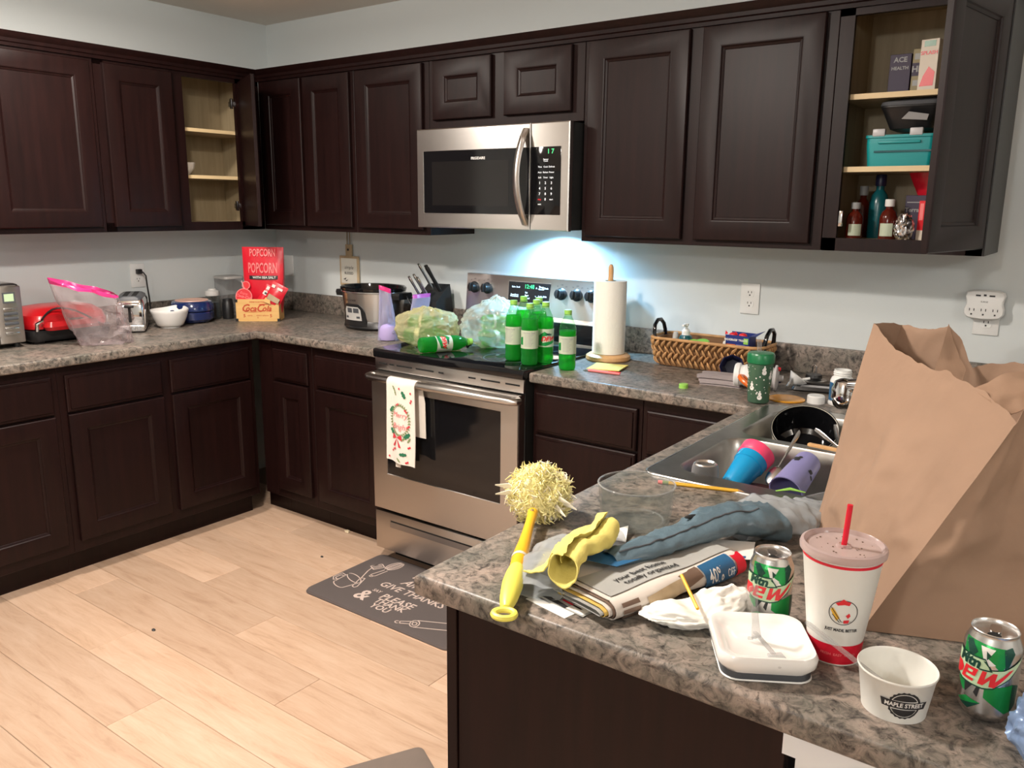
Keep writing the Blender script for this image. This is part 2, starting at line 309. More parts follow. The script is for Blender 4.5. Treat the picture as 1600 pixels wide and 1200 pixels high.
def props(o, label=None, cat=None, group=None, kind=None):
    if label: o['label'] = label
    if cat: o['category'] = cat
    if group: o['group'] = group
    if kind: o['kind'] = kind
    return o
def thing(name, label, cat, loc=(0, 0, 0), rz=0.0, group=None, rot=None):
    o = bpy.data.objects.new(name, None); o.empty_display_size = 0.05; COL.objects.link(o)
    o.location = loc; o.rotation_euler = rot or (0, 0, rz)
    return props(o, label, cat, group)
def part(name, mb, m, parent=None, smooth=35, label=None, world=False, kind=None, loc=None, rot=None):
    bmesh.ops.recalc_face_normals(mb.bm, faces=mb.bm.faces[:])
    me = bpy.data.meshes.new(name)
    if world and parent is not None:
        mw = Matrix.Translation(parent.location) @ parent.rotation_euler.to_matrix().to_4x4()
        bmesh.ops.transform(mb.bm, matrix=mw.inverted(), verts=mb.bm.verts[:])
    mb.bm.to_mesh(me); mb.bm.free()
    me.materials.append(M[m] if isinstance(m, str) else m)
    if smooth:
        me.polygons.foreach_set('use_smooth', [True]*len(me.polygons)); me.set_sharp_from_angle(angle=R(smooth))
    o = bpy.data.objects.new(name, me); COL.objects.link(o)
    if parent is not None: o.parent = parent
    if loc: o.location = loc
    if rot: o.rotation_euler = rot
    return props(o, label, kind=kind)
def single(name, mb, m, label, cat, loc=(0, 0, 0), rz=0.0, group=None, smooth=35, rot=None, kind=None):
    o = part(name, mb, m, None, smooth); o.location = loc; o.rotation_euler = rot or (0, 0, rz)
    return props(o, label, cat, group, kind)
def struct(name, mb, m, parent=None, smooth=30):
    o = part(name, mb, m, parent, smooth)
    if parent is None: o['kind'] = 'structure'
    return o
def copy_tree(o, parent=None):
    c = o.copy(); COL.objects.link(c)
    if parent is not None: c.parent = parent
    for ch in KIDS.get(o.name, [k for k in bpy.data.objects if k.parent == o]): copy_tree(ch, c)
    return c
KIDS = {}
def fbm(p, s, o=(0, 0, 0)): return noise.fractal((Vector(p)+Vector(o))*s, 1.0, 2.0, 4)
def crease(p, s, o=(0, 0, 0)):
    """sharp folds: ridges of a noise field"""
    q = (Vector(p)+Vector(o))*s
    return (1-abs(noise.noise(q))*2.2)*0.6 + (1-abs(noise.noise(q*2.1+Vector((5, 3, 1))))*2.2)*0.3
# ================================================================== the room
H = 0.914; CZ = 2.437
struct('wall_back', MB().box(-0.12, 7.0, 0, 0.12, -0.1, CZ+0.1), 'wall', smooth=0)
struct('wall_left', MB().box(-0.12, 0, -6.2, 0, -0.1, CZ+0.1), 'wall', smooth=0)
struct('wall_front', MB().box(-0.12, 7.0, -6.32, -6.2, -0.1, CZ+0.1), 'wall', smooth=0)
struct('wall_right', MB().box(7.0, 7.12, -6.32, 0.12, -0.1, CZ+0.1), 'wall', smooth=0)
struct('ceiling', MB().box(-0.12, 7.12, -6.32, 0.12, CZ, CZ+0.12), 'ceil', smooth=0)
fl = struct('floor', MB().box(-0.12, 7.12, -6.32, 0.12, -0.12, -0.008), 'sub', smooth=0)
PW, PL = 0.182, 1.22
pm = MB().box(0.0006, PL-0.0006, 0.0006, PW-0.0006, -0.008, 0, 0.0012, seg=1)
first = None; row = 0; y = -6.19
while y < -0.45:
    x = -0.02 - (row*0.457 % PL)
    while x < 6.9:
        if x + PL > 0.3:
            if first is None: first = part('plank', pm, 'plank', fl, 0); o = first
            else: o = first.copy(); COL.objects.link(o)
            o.location = (x, y, 0)
        x += PL
    y += PW; row += 1
# ceiling cans; the living area one is added to go with the fill
for (x, y) in ((2.25, -2.15), (0.95, -1.55), (5.9, -2.7), (3.3, -4.9)):
    t = thing('ceiling_light', 'white flush dome ceiling light above the %s' % {2.25: 'kitchen floor', 0.95: 'corner cabinets', 5.9: 'dining side', 3.3: 'open living area, added for fill'}[x], 'lamp', (x, y, CZ), group=None)
    part('trim_ring', MB().lathe([(0.15, -0.001), (0.15, -0.016), (0.14, -0.020), (0.135, -0.001)], 36), 'white', t)
    part('lens', MB().lathe([(0.136, -0.016), (0.125, -0.050), (0.09, -0.078), (0.04, -0.092), (0, -0.095)], 36), 'canlens', t)

# ================================================================== cabinets
T_D = 0.020
def door_mb(wd, h, fr=0.062, drawer=False):
    """slab lying in x 0..wd, z 0..h, back at y 0, front at y -0.020: moulded outer edge, sunk field"""
    b = MB()
    def ring(i, y): return [(i, y, i), (wd-i, y, i), (wd-i, y, h-i), (i, y, h-i)]
    if drawer: L = [ring(0, 0), ring(0, -0.012), ring(0.004, -0.0145), ring(0.011, -0.0155), ring(0.013, -0.020), ring(0.017, -0.0205)]
    else: L = [ring(0, 0), ring(0, -0.015), ring(0.003, -0.019), ring(0.007, -T_D), ring(fr, -T_D), ring(fr+0.005, -0.0185), ring(fr+0.008, -0.0145), ring(fr+0.015, -0.0115), ring(fr+0.017, -0.008)]
    b.loft(L, None, True, drawer)
    return b
def add_front(p, kind, x0, x1, z0, z1, wood='wood'):
    if kind == 'drawer':
        return part('drawer', door_mb(x1-x0, z1-z0, drawer=True), wood, p, 20, loc=(x0, 0, z0))
    d = part('door', door_mb(x1-x0, z1-z0), wood, p, 20, loc=(x0, 0, z0))
    fr = 0.078
    part('panel', MB().box(fr, x1-x0-fr, -0.0095, -0.004, fr, z1-z0-fr), wood, d, 0)
    return d
def open_door(p, wd, loc, ang):
    """leaf hinged at its +x edge, swung out towards -y by ang degrees"""
    b = door_mb(wd, 0.68); bmesh.ops.translate(b.bm, vec=(-wd, 0, 0), verts=b.bm.verts[:])
    d = part('door', b, 'wood', p, 20, loc=loc, rot=(0, 0, R(ang)), label='open door')
    part('panel', MB().box(-wd+0.078, -0.078, -0.0095, -0.004, 0.078, 0.602), 'wood', d, 0)
def base_unit(label, W, fronts, loc, rz, D=0.605, hollow=False):
    t = thing('base_cabinet', label, 'cabinet', loc, rz)
    if hollow: part('body', MB().box(0, W, 0, 0.019, 0.105, 0.8755).box(0, 0.016, 0.019, D, 0.105, 0.8755).box(W-0.016, W, 0.019, D, 0.105, 0.8755).box(0.016, W-0.016, D-0.008, D, 0.105, 0.8755).box(0.016, W-0.016, 0.019, D-0.008, 0.105, 0.121), 'wood', t, 0)
    else: part('body', MB().box(0, W, 0, D, 0.105, 0.8755, 0.0015, seg=1), 'wood', t)
    part('toe_kick', MB().box(0, W, 0.07, 0.085, 0, 0.105), 'wood', t)
    for f in fronts: add_front(t, *f)
    return t
DZ = (0.690, 0.838); BZ = (0.150, 0.680)
L = R(90)
base_unit('dark base cabinet under the toaster oven end of the counter', 0.90, [('drawer', 0.03, 0.43, *DZ), ('drawer', 0.475, 0.875, *DZ), ('door', 0.03, 0.43, *BZ), ('door', 0.475, 0.875, *BZ)], (0.61, -2.455, 0), L)
base_unit('dark base cabinet below the chrome toaster with two drawers over two doors', 0.905, [('drawer', 0.025, 0.430, *DZ), ('drawer', 0.470, 0.875, *DZ), ('door', 0.025, 0.430, *BZ), ('door', 0.470, 0.875, *BZ)], (0.61, -1.5545, 0), L)
t = thing('corner_filler', 'plain dark corner post where the two base cabinet runs meet', 'cabinet', (0.66, -0.61, 0))
part('body', MB().box(-0.05, 0.045, 0, 0.04, 0.105, 0.8755), 'wood', t); part('toe_kick', MB().box(-0.12, 0.045, 0.07, 0.085, 0, 0.105), 'wood', t)
base_unit('narrow dark base cabinet near the inner corner with one small drawer', 0.285, [('drawer', 0.02, 0.262, *DZ), ('door', 0.02, 0.262, *BZ)], (0.706, -0.61, 0), 0)
base_unit('dark base cabinet directly beside the oven, below the slow cooker', 0.452, [('drawer', 0.032, 0.432, *DZ), ('door', 0.032, 0.432, *BZ)], (0.992, -0.61, 0), 0)
base_unit('dark drawer base cabinet below the paper towel roll', 0.446, [('drawer', 0.017, 0.430, *DZ), ('drawer', 0.017, 0.430, 0.425, 0.680), ('drawer', 0.017, 0.430, 0.150, 0.415)], (2.2125, -0.61, 0), 0)
base_unit('dark base cabinet in the sink corner below the wicker basket', 0.398, [('drawer', 0.02, 0.285, *DZ), ('door', 0.02, 0.285, *BZ)], (2.660, -0.61, 0), 0, 0.60)
# peninsula
base_unit('dark sink base cabinet on the kitchen side of the peninsula', 0.924, [('drawer', 0.095, 0.485, *DZ), ('drawer', 0.505, 0.895, *DZ), ('door', 0.095, 0.485, *BZ), ('door', 0.505, 0.895, *BZ)], (3.064, -0.59, 0), R(-90), 0.565, True)
pe = base_unit('dark peninsula end cabinet with a plain end panel facing the room', 0.555, [('drawer', 0.03, 0.525, *DZ), ('door', 0.03, 0.525, *BZ)], (3.064, -1.5155, 0), R(-90), 0.565)
part('end_panel', MB().box(3.085, 3.628, -2.083, -2.0715, 0.0, 0.8755, 0.001, seg=1), 'wood', pe, world=True)
part('corner_stile', MB().box(3.062, 3.0835, -2.0865, -2.0715, 0.0, 0.8755, 0.001, seg=1), 'wood', pe, world=True)
struct('wall_peninsula', MB().box(3.645, 3.765, -2.095, -0.001, -0.01, 0.8755), 'white', smooth=0)
tr = struct('trim_1', MB().prism([(3.632, -2.11), (3.645, -2.11), (3.645, -2.095), (3.765, -2.095), (3.765, -2.11), (3.632, -2.11)][:1] + [(3.780, -2.11), (3.780, -2.0955), (3.632, -2.0955)], 0.84, 0.8755), 'white', smooth=0)

# worktops ------------------------------------------------------------
def slab(cells, z0, z1, bev=0.008):
    b = MB(); bm = b.bm; vm = {}
    def V(x, y, z):
        k = (round(x, 5), round(y, 5), z)
        if k not in vm: vm[k] = bm.verts.new((x, y, z))
        return vm[k]
    for (x0, x1, y0, y1) in cells:
        bm.faces.new([V(x0,y0,z1), V(x1,y0,z1), V(x1,y1,z1), V(x0,y1,z1)]); bm.faces.new([V(x0,y1,z0), V(x1,y1,z0), V(x1,y0,z0), V(x0,y0,z0)])
    top = [e for e in bm.edges if len(e.link_faces) == 1 and abs(e.verts[0].co.z - z1) < 1e-5 and abs(e.verts[1].co.z - z1) < 1e-5]
    side = []
    for e in top:
        a, c = e.verts; f = e.link_faces[0]
        for l in f.loops:
            if l.edge == e: a, c = l.vert, l.link_loop_next.vert
        q = bm.faces.new([c, a, V(a.co.x, a.co.y, z0), V(c.co.x, c.co.y, z0)]); side.append(q)
    bmesh.ops.recalc_face_normals(bm, faces=bm.faces[:]); bm.normal_update()
    E = [e for e in bm.edges if len(e.link_faces) == 2 and abs(e.verts[0].co.z-e.verts[1].co.z) < 1e-6 and abs(e.link_faces[0].normal.dot(e.link_faces[1].normal)) < .3]
    bmesh.ops.bevel(bm, geom=E, offset=bev, segments=3, affect='EDGES', profile=0.5)
    return b
wt = thing('worktop', 'grey granite pattern worktop running round the inner corner to the oven', 'countertop', (0.645, -0.645, H))
part('slab', slab([(0.001, .645, -2.46, -.645), (0.001, .645, -.645, -0.001), (.645, 1.445, -.645, -0.001)], 0.876, H), 'counter', wt, world=True)
single('backsplash', MB().box(0.001, 0.020, -2.46, -0.001, H, 1.016, 0.003), 'counter', 'granite pattern backsplash strip behind the toaster oven and grill', 'backsplash')
single('backsplash', MB().box(0.0205, 1.445, -0.020, -0.001, H, 1.016, 0.003), 'counter', 'granite pattern backsplash strip behind the slow cooker', 'backsplash')
w2 = thing('worktop', 'grey granite pattern worktop from the oven round onto the sink peninsula', 'countertop', (3.029, -0.645, H))
xs = [3.029, 3.105, 3.605, 4.02]; ys = [-2.127, -1.39, -0.63, -0.001]
cells = [(2.215, 3.029, -.645, -0.63), (2.215, 3.029, -0.63, -0.001)]
ys2 = [-2.127, -1.39, -0.645, -0.63, -0.001]
for i in range(3):
    for j in range(4):
        if i == 1 and j in (1, 2): continue
        cells.append((xs[i], xs[i+1], ys2[j], ys2[j+1]))
part('slab', slab(cells, 0.876, H), 'counter', w2, world=True)
single('backsplash', MB().box(2.215, 4.02, -0.020, -0.001, H, 1.016, 0.003), 'counter', 'granite pattern backsplash strip behind the wicker basket and sink', 'backsplash')

# wall cabinets --------------------------------------------------------
UB, UT, UD = 1.372, 2.134, 0.305
def wall_unit(label, W, fronts, loc, rz, z0=UB, z1=UT, D=0.3045):
    t = thing('wall_cabinet', label, 'cabinet', (loc[0], loc[1], z0), rz)
    part('body', MB().box(0, W, 0, D, 0, z1-z0, 0.0015, seg=1), 'wood', t)
    for k, a, b, c, d in fronts: add_front(t, k, a, b, c-z0, d-z0)
    return t
def open_unit(label, W, op, fronts, loc, rz, D=0.3045, dividers=(), shelves=(1.630, 1.845), z0=UB, z1=UT):
    """hollow carcass: op = (x0, x1) of the open doorway between face-frame stiles"""
    t = thing('wall_cabinet', label, 'cabinet', (loc[0], loc[1], z0), rz); h = z1-z0; e = 0.016
    b = MB()
    b.box(0, e, 0.019, D, 0, h).box(W-e, W, 0.019, D, 0, h).box(e, W-e, 0.019, D, 0.02, 0.036).box(e, W-e, 0.019, D, h-e, h)
    for x0, x1 in dividers: b.box(x0, x1, 0, 0.019, 0, h)
    b.box(0, W, 0, 0.019, 0, 0.040).box(0, W, 0, 0.019, h-0.066, h)
    part('carcass', b, 'wood', t, 0)
    b = MB(); b.box(e, W-e, D-0.006, D-0.001, 0.036, h-e).box(e, e+.002, 0.0195, D-.006, .036, h-e).box(W-e-.002, W-e, 0.0195, D-.006, .036, h-e).box(e+.002, W-e-.002, .0195, D-.006, .036, .038).box(e+.002, W-e-.002, .0195, D-.006, h-e-.002, h-e)
    part('lining', b, 'maple', t, 0, label='pale maple interior')
    for z in shelves:
        s_ = part('shelf', MB().box(e+.003, W-e-.003, 0.024, D-.007, z-z0-0.016, z-z0), 'maple', t, 0)
        part('edge_band', MB().box(e+.003, W-e-.003, 0.022, 0.024, z-z0-0.016, z-z0), 'maple_edge', s_, 0)
    for k, a, b_, c, d in fronts: add_front(t, k, a, b_, c-z0, d-z0)
    return t
def hinge(parent, x, z, s=1):
    b = MB().box(-0.006, 0.006, -0.004, 0.034, -0.012, 0.012, 0.002).box(-0.014*s-0.006, -0.014*s+0.006, -0.01, 0.004, -0.024, 0.024, 0.002).tube([(0, 0.004, -0.01), (-0.012*s, -0.006, 0), (0, 0.004, 0.01)], 0.004, 6)
    return part('hinge', b, 'chrome', parent, loc=(x, 0.012, z), label='nickel hinge')
wall_unit('dark wall cabinet above the toaster oven', 0.475, [('door', 0.02, 0.453, 1.395, 2.075)], (UD, -1.611, 0), L)
wall_unit('dark wall cabinet farthest along from the corner, past the toaster oven', 0.60, [('door', 0.02, 0.57, 1.395, 2.075)], (UD, -2.213, 0), L)
ou = open_unit('dark wall cabinet beside the corner with one door swung open on empty maple shelves', 0.83, (0.41, 0.695), [('door', 0.034, 0.350, 1.395, 2.075)], (UD, -1.1345, 0), L, dividers=((0, 0.045), (0.345, 0.41), (0.695, 0.83)))
open_door(ou, 0.315, (0.7095, -0.001, 0.023), 64.5)
hinge(ou, 0.690, 0.115); hinge(ou, 0.690, 0.60)
wall_unit('dark corner wall cabinet with a pair of narrow doors', 0.682, [('door', 0.032, 0.330, 1.395, 2.083), ('door', 0.350, 0.662, 1.395, 2.083)], (0.306, -UD, 0), 0)
wall_unit('dark wall cabinet beside the microwave above the slow cooker', 0.454, [('door', 0.024, 0.424, 1.395, 2.083)], (0.989, -UD, 0), 0)
wall_unit('short dark wall cabinet with two small doors above the microwave', 0.764, [('door', 0.030, 0.338, 1.848, 2.083), ('door', 0.402, 0.715, 1.848, 2.083)], (1.4445, -UD, 0), 0, z0=1.812)
wall_unit('wide dark wall cabinet with two tall doors above the wicker basket', 0.895, [('door', 0.022, 0.415, 1.392, 2.085), ('door', 0.462, 0.860, 1.392, 2.085)], (2.210, -UD, 0), 0)
ru = open_unit('dark wall cabinet at the end of the run with its door swung open', 0.452, (0.045, 0.407), [], (3.107, -UD, 0), 0, dividers=((0, 0.042), (0.410, 0.452)))
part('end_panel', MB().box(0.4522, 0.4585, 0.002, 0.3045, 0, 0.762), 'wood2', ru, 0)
open_door(ru, 0.405, (0.436, -0.001, 0.020), 79.5)
hinge(ru, 0.036, 0.10, -1).parent = ru
# crown moulding along the tops
prof = [(0.0, 2.088), (0.010, 2.088), (0.012, 2.100), (0.018, 2.104), (0.020, 2.116), (0.034, 2.128), (0.040, 2.140), (0.002, 2.140)]
c = MB(); c.loft([[(UD+o, -2.22, z) for o, z in prof], [(UD+o, -UD-o, z) for o, z in prof]]); struct('trim_2', c, 'wood', smooth=25)
c = MB(); c.loft([[(UD+o, -UD-o, z) for o, z in prof], [(3.566+o, -UD-o, z) for o, z in prof], [(3.566+o, -0.002, z) for o, z in prof]]); struct('trim_3', c, 'wood', smooth=25)

# ================================================================== range
rg = thing('range', 'stainless electric range with a black glass cooktop loaded with bottles and bags', 'stove', (1.83, -0.33, 0))
def RP(n, mb, m, **k): return part(n, mb, m, rg, world=True, **k)
X0, X1 = 1.4495, 2.2105
RP('body', MB().box(X0+.004, X1-.004, -0.655, -0.03, 0.045, 0.888), 'blackm')
RP('foot', MB().box(X0+.03, X1-.03, -0.60, -0.06, 0.0, 0.045), 'dark')
RP('cooktop', MB().box(X0, X1, -0.678, -0.045, 0.888, 0.925, 0.006), 'blackg')
for (x, y, r) in ((1.64, -.50, .085), (1.64, -.22, .07), (2.02, -.50, .10), (2.02, -.22, .075)):
    RP('burner_ring', MB().lathe([(r, 0.9253), (r+.002, 0.9256), (r+.004, 0.9253)], 40, T(x, y, 0)), 'greyd')
RP('vent_panel', MB().box(X0+.004, X1-.004, -0.668, -0.655, 0.838, 0.888, 0.002), 'steel')
b = MB()
for x0, x1 in ((1.475, 1.52), (1.535, 1.56), (1.575, 1.66), (1.68, 1.775), (1.80, 1.825), (1.95, 1.985), (2.01, 2.10), (2.125, 2.19)): b.box(x0, x1, -0.6692, -0.667, 0.862, 0.868)
RP('vent_slots', b, 'dark', smooth=0, kind='stuff')
b = MB(); b.loft([[(X0+.006, -0.655, 0.245), (X1-.006, -0.655, 0.245), (X1-.006, -0.655, 0.832), (X0+.006, -0.655, 0.832)], [(X0+.006, -0.692, 0.245), (X1-.006, -0.692, 0.245), (X1-.006, -0.692, 0.832), (X0+.006, -0.692, 0.832)],
    [(X0+.009, -0.696, 0.248), (X1-.009, -0.696, 0.248), (X1-.009, -0.696, 0.829), (X0+.009, -0.696, 0.829)], [(1.535, -0.696, 0.405), (2.125, -0.696, 0.405), (2.125, -0.696, 0.765), (1.535, -0.696, 0.765)], [(1.537, -0.692, 0.407), (2.123, -0.692, 0.407), (2.123, -0.692, 0.763), (1.537, -0.692, 0.763)]], None, True, False)
dr = RP('oven_door', b, 'steel', smooth=20)
dl = Vector((1.83, -0.33, 0))
def sub(n, mb, m, p, **k):
    bmesh.ops.transform(mb.bm, matrix=T(*(-dl)), verts=mb.bm.verts[:]); return part(n, mb, m, p, **k)
sub('window', MB().box(1.536, 2.124, -0.6925, -0.688, 0.406, 0.764), 'blackg', dr)
b = MB().tube([(1.456, -0.694, 0.815), (1.458, -0.712, 0.815), (1.475, -0.722, 0.815), (1.60, -0.727, 0.815), (1.83, -0.730, 0.815), (2.06, -0.727, 0.815), (2.185, -0.722, 0.815), (2.202, -0.712, 0.815), (2.204, -0.694, 0.815)], 0.0175, 12, flat=0.85)
sub('handle', b, 'steel', dr)
dw = RP('drawer', MB().box(X0+.006, X1-.006, -0.690, -0.655, 0.062, 0.232, 0.003), 'steel')
sub('grip_slot', MB().box(1.54, 2.12, -0.6905, -0.684, 0.168, 0.200), 'steelk', dw, smooth=0)
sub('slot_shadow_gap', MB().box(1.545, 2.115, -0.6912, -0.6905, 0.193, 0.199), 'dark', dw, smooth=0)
bg = MB(); bg.loft([[(x, y, z) for y, z in ((-0.03, 0.925), (-0.085, 0.925), (-0.085, 1.015), (-0.075, 1.03), (-0.060, 1.196), (-0.03, 1.196))] for x in (X0, X1)])
RP('backguard', bg, 'steel', smooth=20)
RP('lower_panel', MB().box(X0+.002, X1-.002, -0.0875, -0.085, 0.93, 1.012), 'blackg')
sl = Vector((0, 0.015, 0.166)).normalized()
def bgp(x, z, off=0.0): return Vector((x, -0.075+(z-1.03)*0.015/0.166-off, z))
fnb = lambda x, z: bgp(x, z, 0.0012)
cp = RP('control_panel', MB().decal([(1.693, 1.083), (1.908, 1.083), (1.915, 1.172), (1.690, 1.172)], fnb, 1).solid(0.002), 'blackg', smooth=0)
b = MB().decal([(1.688, 1.080), (1.691, 1.080), (1.691, 1.175), (1.688, 1.175)], lambda x, z: bgp(x, z, .0009), 1)
b.decal([(1.688, 1.172), (1.917, 1.172), (1.917, 1.176), (1.688, 1.176)], lambda x, z: bgp(x, z, .0009), 1).decal([(1.688, 1.079), (1.910, 1.079), (1.910, 1.083), (1.688, 1.083)], lambda x, z: bgp(x, z, .0009), 1)
RP('panel_trim', b, 'alu', smooth=0)
fp = lambda x, z: bgp(x, z, 0.0036)
b = MB()
for s, x, z in (('Bake', 1.720, 1.150), ('Broil', 1.744, 1.150), ('Keep', 1.716, 1.116), ('Warm', 1.716, 1.109), ('Oven', 1.737, 1.116), ('Clean', 1.737, 1.109), ('Set', 1.790, 1.128), ('Start', 1.792, 1.116), ('Cancel', 1.795, 1.104), ('Timer', 1.868, 1.156), ('On-Off', 1.868, 1.147), ('Clock', 1.892, 1.152), ('Light', 1.888, 1.116), ('Lock', 1.864, 1.116)):
    b.text(s, 0.010, fp, at=(x, z), bold=0.0003)
b.text('^', 0.02, fp, at=(1.843, 1.147)).text('v', 0.013, fp, at=(1.84, 1.115))
RP('panel_lettering', b, 'led_blue', smooth=0, kind='stuff')
RP('clock_display', MB().text('12:48', 0.024, fp, at=(1.805, 1.154), bold=0.0005), 'green_led', smooth=0)
for x in (1.497, 1.572, 1.972, 2.050, 2.122):
    mk = T(*bgp(x, 1.134)) @ X(R(90-5))
    kb = RP('knob', MB().lathe([(0.026, 0), (0.026, 0.006), (0.021, 0.010), (0.020, 0.030), (0.017, 0.034), (0, 0.034)], 24, mk), 'black')
    b = MB().box(-0.0055, 0.0055, -0.019, 0.019, 0.030, 0.042, 0.002, mk); sub('grip', b, 'black', kb)
b = MB()
for x in (1.497, 1.572, 1.972, 2.050, 2.122):
    b.text('HI', 0.007, lambda a, z: bgp(a, z, .001), at=(x-.022, 1.166)).text('LO', 0.007, lambda a, z: bgp(a, z, .001), at=(x+.022, 1.166)).text('OFF', 0.007, lambda a, z: bgp(a, z, .001), at=(x, 1.172))
RP('dial_lettering', b, 'ink', smooth=0, kind='stuff')

# ================================================================== microwave
mw = thing('microwave', 'stainless over-the-range microwave with a curved handle and black window', 'microwave', (1.829, -0.2, 1.409))
def MP(n, mb, m, **k): return part(n, mb, m, mw, world=True, **k)
A0, A1 = 1.4515, 2.2055
MP('case', MB().box(A0+.003, A1-.003, -0.372, -0.002, 1.412, 1.804, 0.002), 'blackm')
b = MB(); 
def rl(i, y, x0, x1, z0, z1): return [(x0+i, y, z0+i), (x1-i, y, z0+i), (x1-i, y, z1-i), (x0+i, y, z1-i)]
b.loft([rl(0, -.372, A0, 2.031, 1.409, 1.806), rl(0, -.393, A0, 2.031, 1.409, 1.806), rl(.004, -.397, A0, 2.031, 1.409, 1.806), rl(0, -.397, 1.488, 2.029, 1.468, 1.718), rl(0.002, -.394, 1.488, 2.029, 1.468, 1.718)], None, True, False)
md = MP('door', b, 'steel', smooth=20)
dl = Vector((1.829, -0.2, 1.409))
sub('window', MB().box(1.489, 2.0295, -0.3955, -0.390, 1.469, 1.717), 'blackg', md)
sub('window_screen', MB().box(1.535, 1.93, -0.3960, -0.3953, 1.50, 1.675, 0.0), 'greyd', md, smooth=0).data.materials[0] = mat('window_mesh', (0.012, 0.011, 0.011), 0.12)
hp = [(2.012+.010*sin(pi*k/12)*-1, -0.397-0.050*sin(pi*k/12)**0.8, 1.432+(1.785-1.432)*k/12) for k in range(13)]
b = MB().tube(hp, 0.017, 10, flat=0.45)
sub('handle', b, 'steel', md)
fm = lambda x, z: Vector((x, -0.3962, z))
sub('lettering', MB().text('FRIGIDAIRE', 0.014, fm, at=(1.778, 1.684), bold=0.0004), 'plast', md, smooth=0)
b = MB(); b.loft([rl(0, -.372, 2.0335, A1, 1.409, 1.806), rl(0, -.393, 2.0335, A1, 1.409, 1.806), rl(.004, -.397, 2.0335, A1, 1.409, 1.806)])
MP('control_frame', b, 'steel', smooth=20)
MP('keypad_panel', MB().box(2.036, 2.171, -0.3985, -0.396, 1.469, 1.718, 0.001), 'blackg')
fk = lambda x, z: Vector((x, -0.3990, z))
b = MB()
for r, z in enumerate((1.586, 1.566, 1.546, 1.526)):
    for c_, x in enumerate((2.078, 2.104, 2.131)):
        if r == 3 and c_ != 1: continue
        b.text('1234567890'[r*3+c_] if r < 3 else '0', 0.013, fk, at=(x, z), bold=0.0004)
for s, x, z in (('Time', 2.078, 1.645), ('Cook', 2.104, 1.645), ('Defrost', 2.131, 1.645), ('Auto', 2.078, 1.625), ('Reheat', 2.104, 1.625), ('Power', 2.131, 1.625), ('Soft', 2.078, 1.606), ('Timer', 2.104, 1.606), ('Light', 2.131, 1.606), ('Sensor', 2.104, 1.672), ('Cook', 2.104, 1.666), ('start', 2.131, 1.526), ('vent', 2.078, 1.508)):
    b.text(s, 0.0085, fk, at=(x, z), bold=0.0002)
MP('key_lettering', b, 'led_blue', smooth=0, kind='stuff')
MP('stop_lettering', MB().text('stop', 0.0085, fk, at=(2.078, 1.526), bold=0.0003), 'redm', smooth=0)
MP('clock_display', MB().text('1 7', 0.024, fk, at=(2.125, 1.700), bold=0.0005), 'green_led', smooth=0)
MP('underside_lamp', MB().box(1.90, 2.00, -0.165, -0.085, 1.4085, 1.4115), 'lampface', smooth=0)

# ================================================================== outlets
def outlet(label, x, z, rz=0, loc=None, plate=(0.074, 0.116), sockets=True, group=None):
    t = thing('wall_outlet', label, 'outlet', loc or (x, -0.0005, z), rz)
    pw, ph = plate
    part('cover_plate', MB().box(-pw/2, pw/2, -0.006, 0, -ph/2, ph/2, 0.003), 'plast', t)
    if sockets:
        for dz in (0.020, -0.020):
            sk = part('socket', MB().prism([(0.017*cos(a), max(-.0135, min(.0135, 0.017*sin(a)))) for a in [2*pi*k/20 for k in range(20)]], 0, 0.0015, T(0, -0.006, dz) @ X(R(90))), 'plast', t)
            b = MB().box(-0.0075, -0.0052, -0.0079, -0.0074, dz+.001, dz+.0085).box(0.0052, 0.0075, -0.0079, -0.0074, dz+.001, dz+.0085).box(-.0025, .0025, -.0079, -.0074, dz-.009, dz-.004)
            part('slots', b, 'ink', sk, 0)
    return t
outlet('white double wall outlet above the wicker basket', 2.775, 1.168)
o2 = outlet('white wall outlet behind the surge protector', 3.560, 1.165)
outlet('white blank wall plate beside the popcorn bag', 0.105, 1.160, sockets=False)
outlet('white wall outlet with a black plug above the chrome toaster', 0, 0, L, (0.0005, -0.845, 1.150))
sp = thing('surge_protector', 'white six-socket surge protector plugged into the wall outlet above the paper bag', 'surge protector', (3.552, -0.0085, 1.205))
P = [(x*s, z) for s, pts in ((1, [(0, .048), (.035, .047), (.052, .042), (.056, .030), (.052, .016), (.051, .004), (.056, -.012), (.056, -.028), (.046, -.040), (.030, -.043), (0, -.045)]), (-1, [(.030, -.043), (.046, -.040), (.056, -.028), (.056, -.012), (.051, .004), (.052, .016), (.056, .030), (.052, .042), (.035, .047)])) for x, z in pts]
def sh(i, y): return [(x*(1-i/.056), y, z*(1-i/.045)) for x, z in P]
part('case', MB().loft([sh(0, 0), sh(0, -0.028), sh(.003, -.033), sh(.006, -.034)]), 'plast', sp)
b = MB()
for x in (-.033, 0, .033):
    b.box(x-.0075, x-.0052, -.0346, -.034, -.018, -.010).box(x+.0052, x+.0075, -.0346, -.034, -.018, -.010).box(x-.0025, x+.0025, -.0346, -.034, -.031, -.026)
b.box(-.026, -.012, -.0346, -.034, .029, .034).box(.012, .028, -.0346, -.034, .029, .034).box(-.004, .004, -.0346, -.034, .030, .036)
b.text('SURGE', 0.007, lambda x, z: Vector((x, -.0345, z)), at=(0, .012))
part('slots', b, 'ink', sp, 0)
pg = thing('power_plug', 'black plug and cord hanging from the outlet above the chrome toaster', 'plug', (0.0085, -0.845, 1.170))
part('plug_body', MB().box(0, 0.022, -0.013, 0.013, -0.012, 0.012, 0.004), 'black', pg)
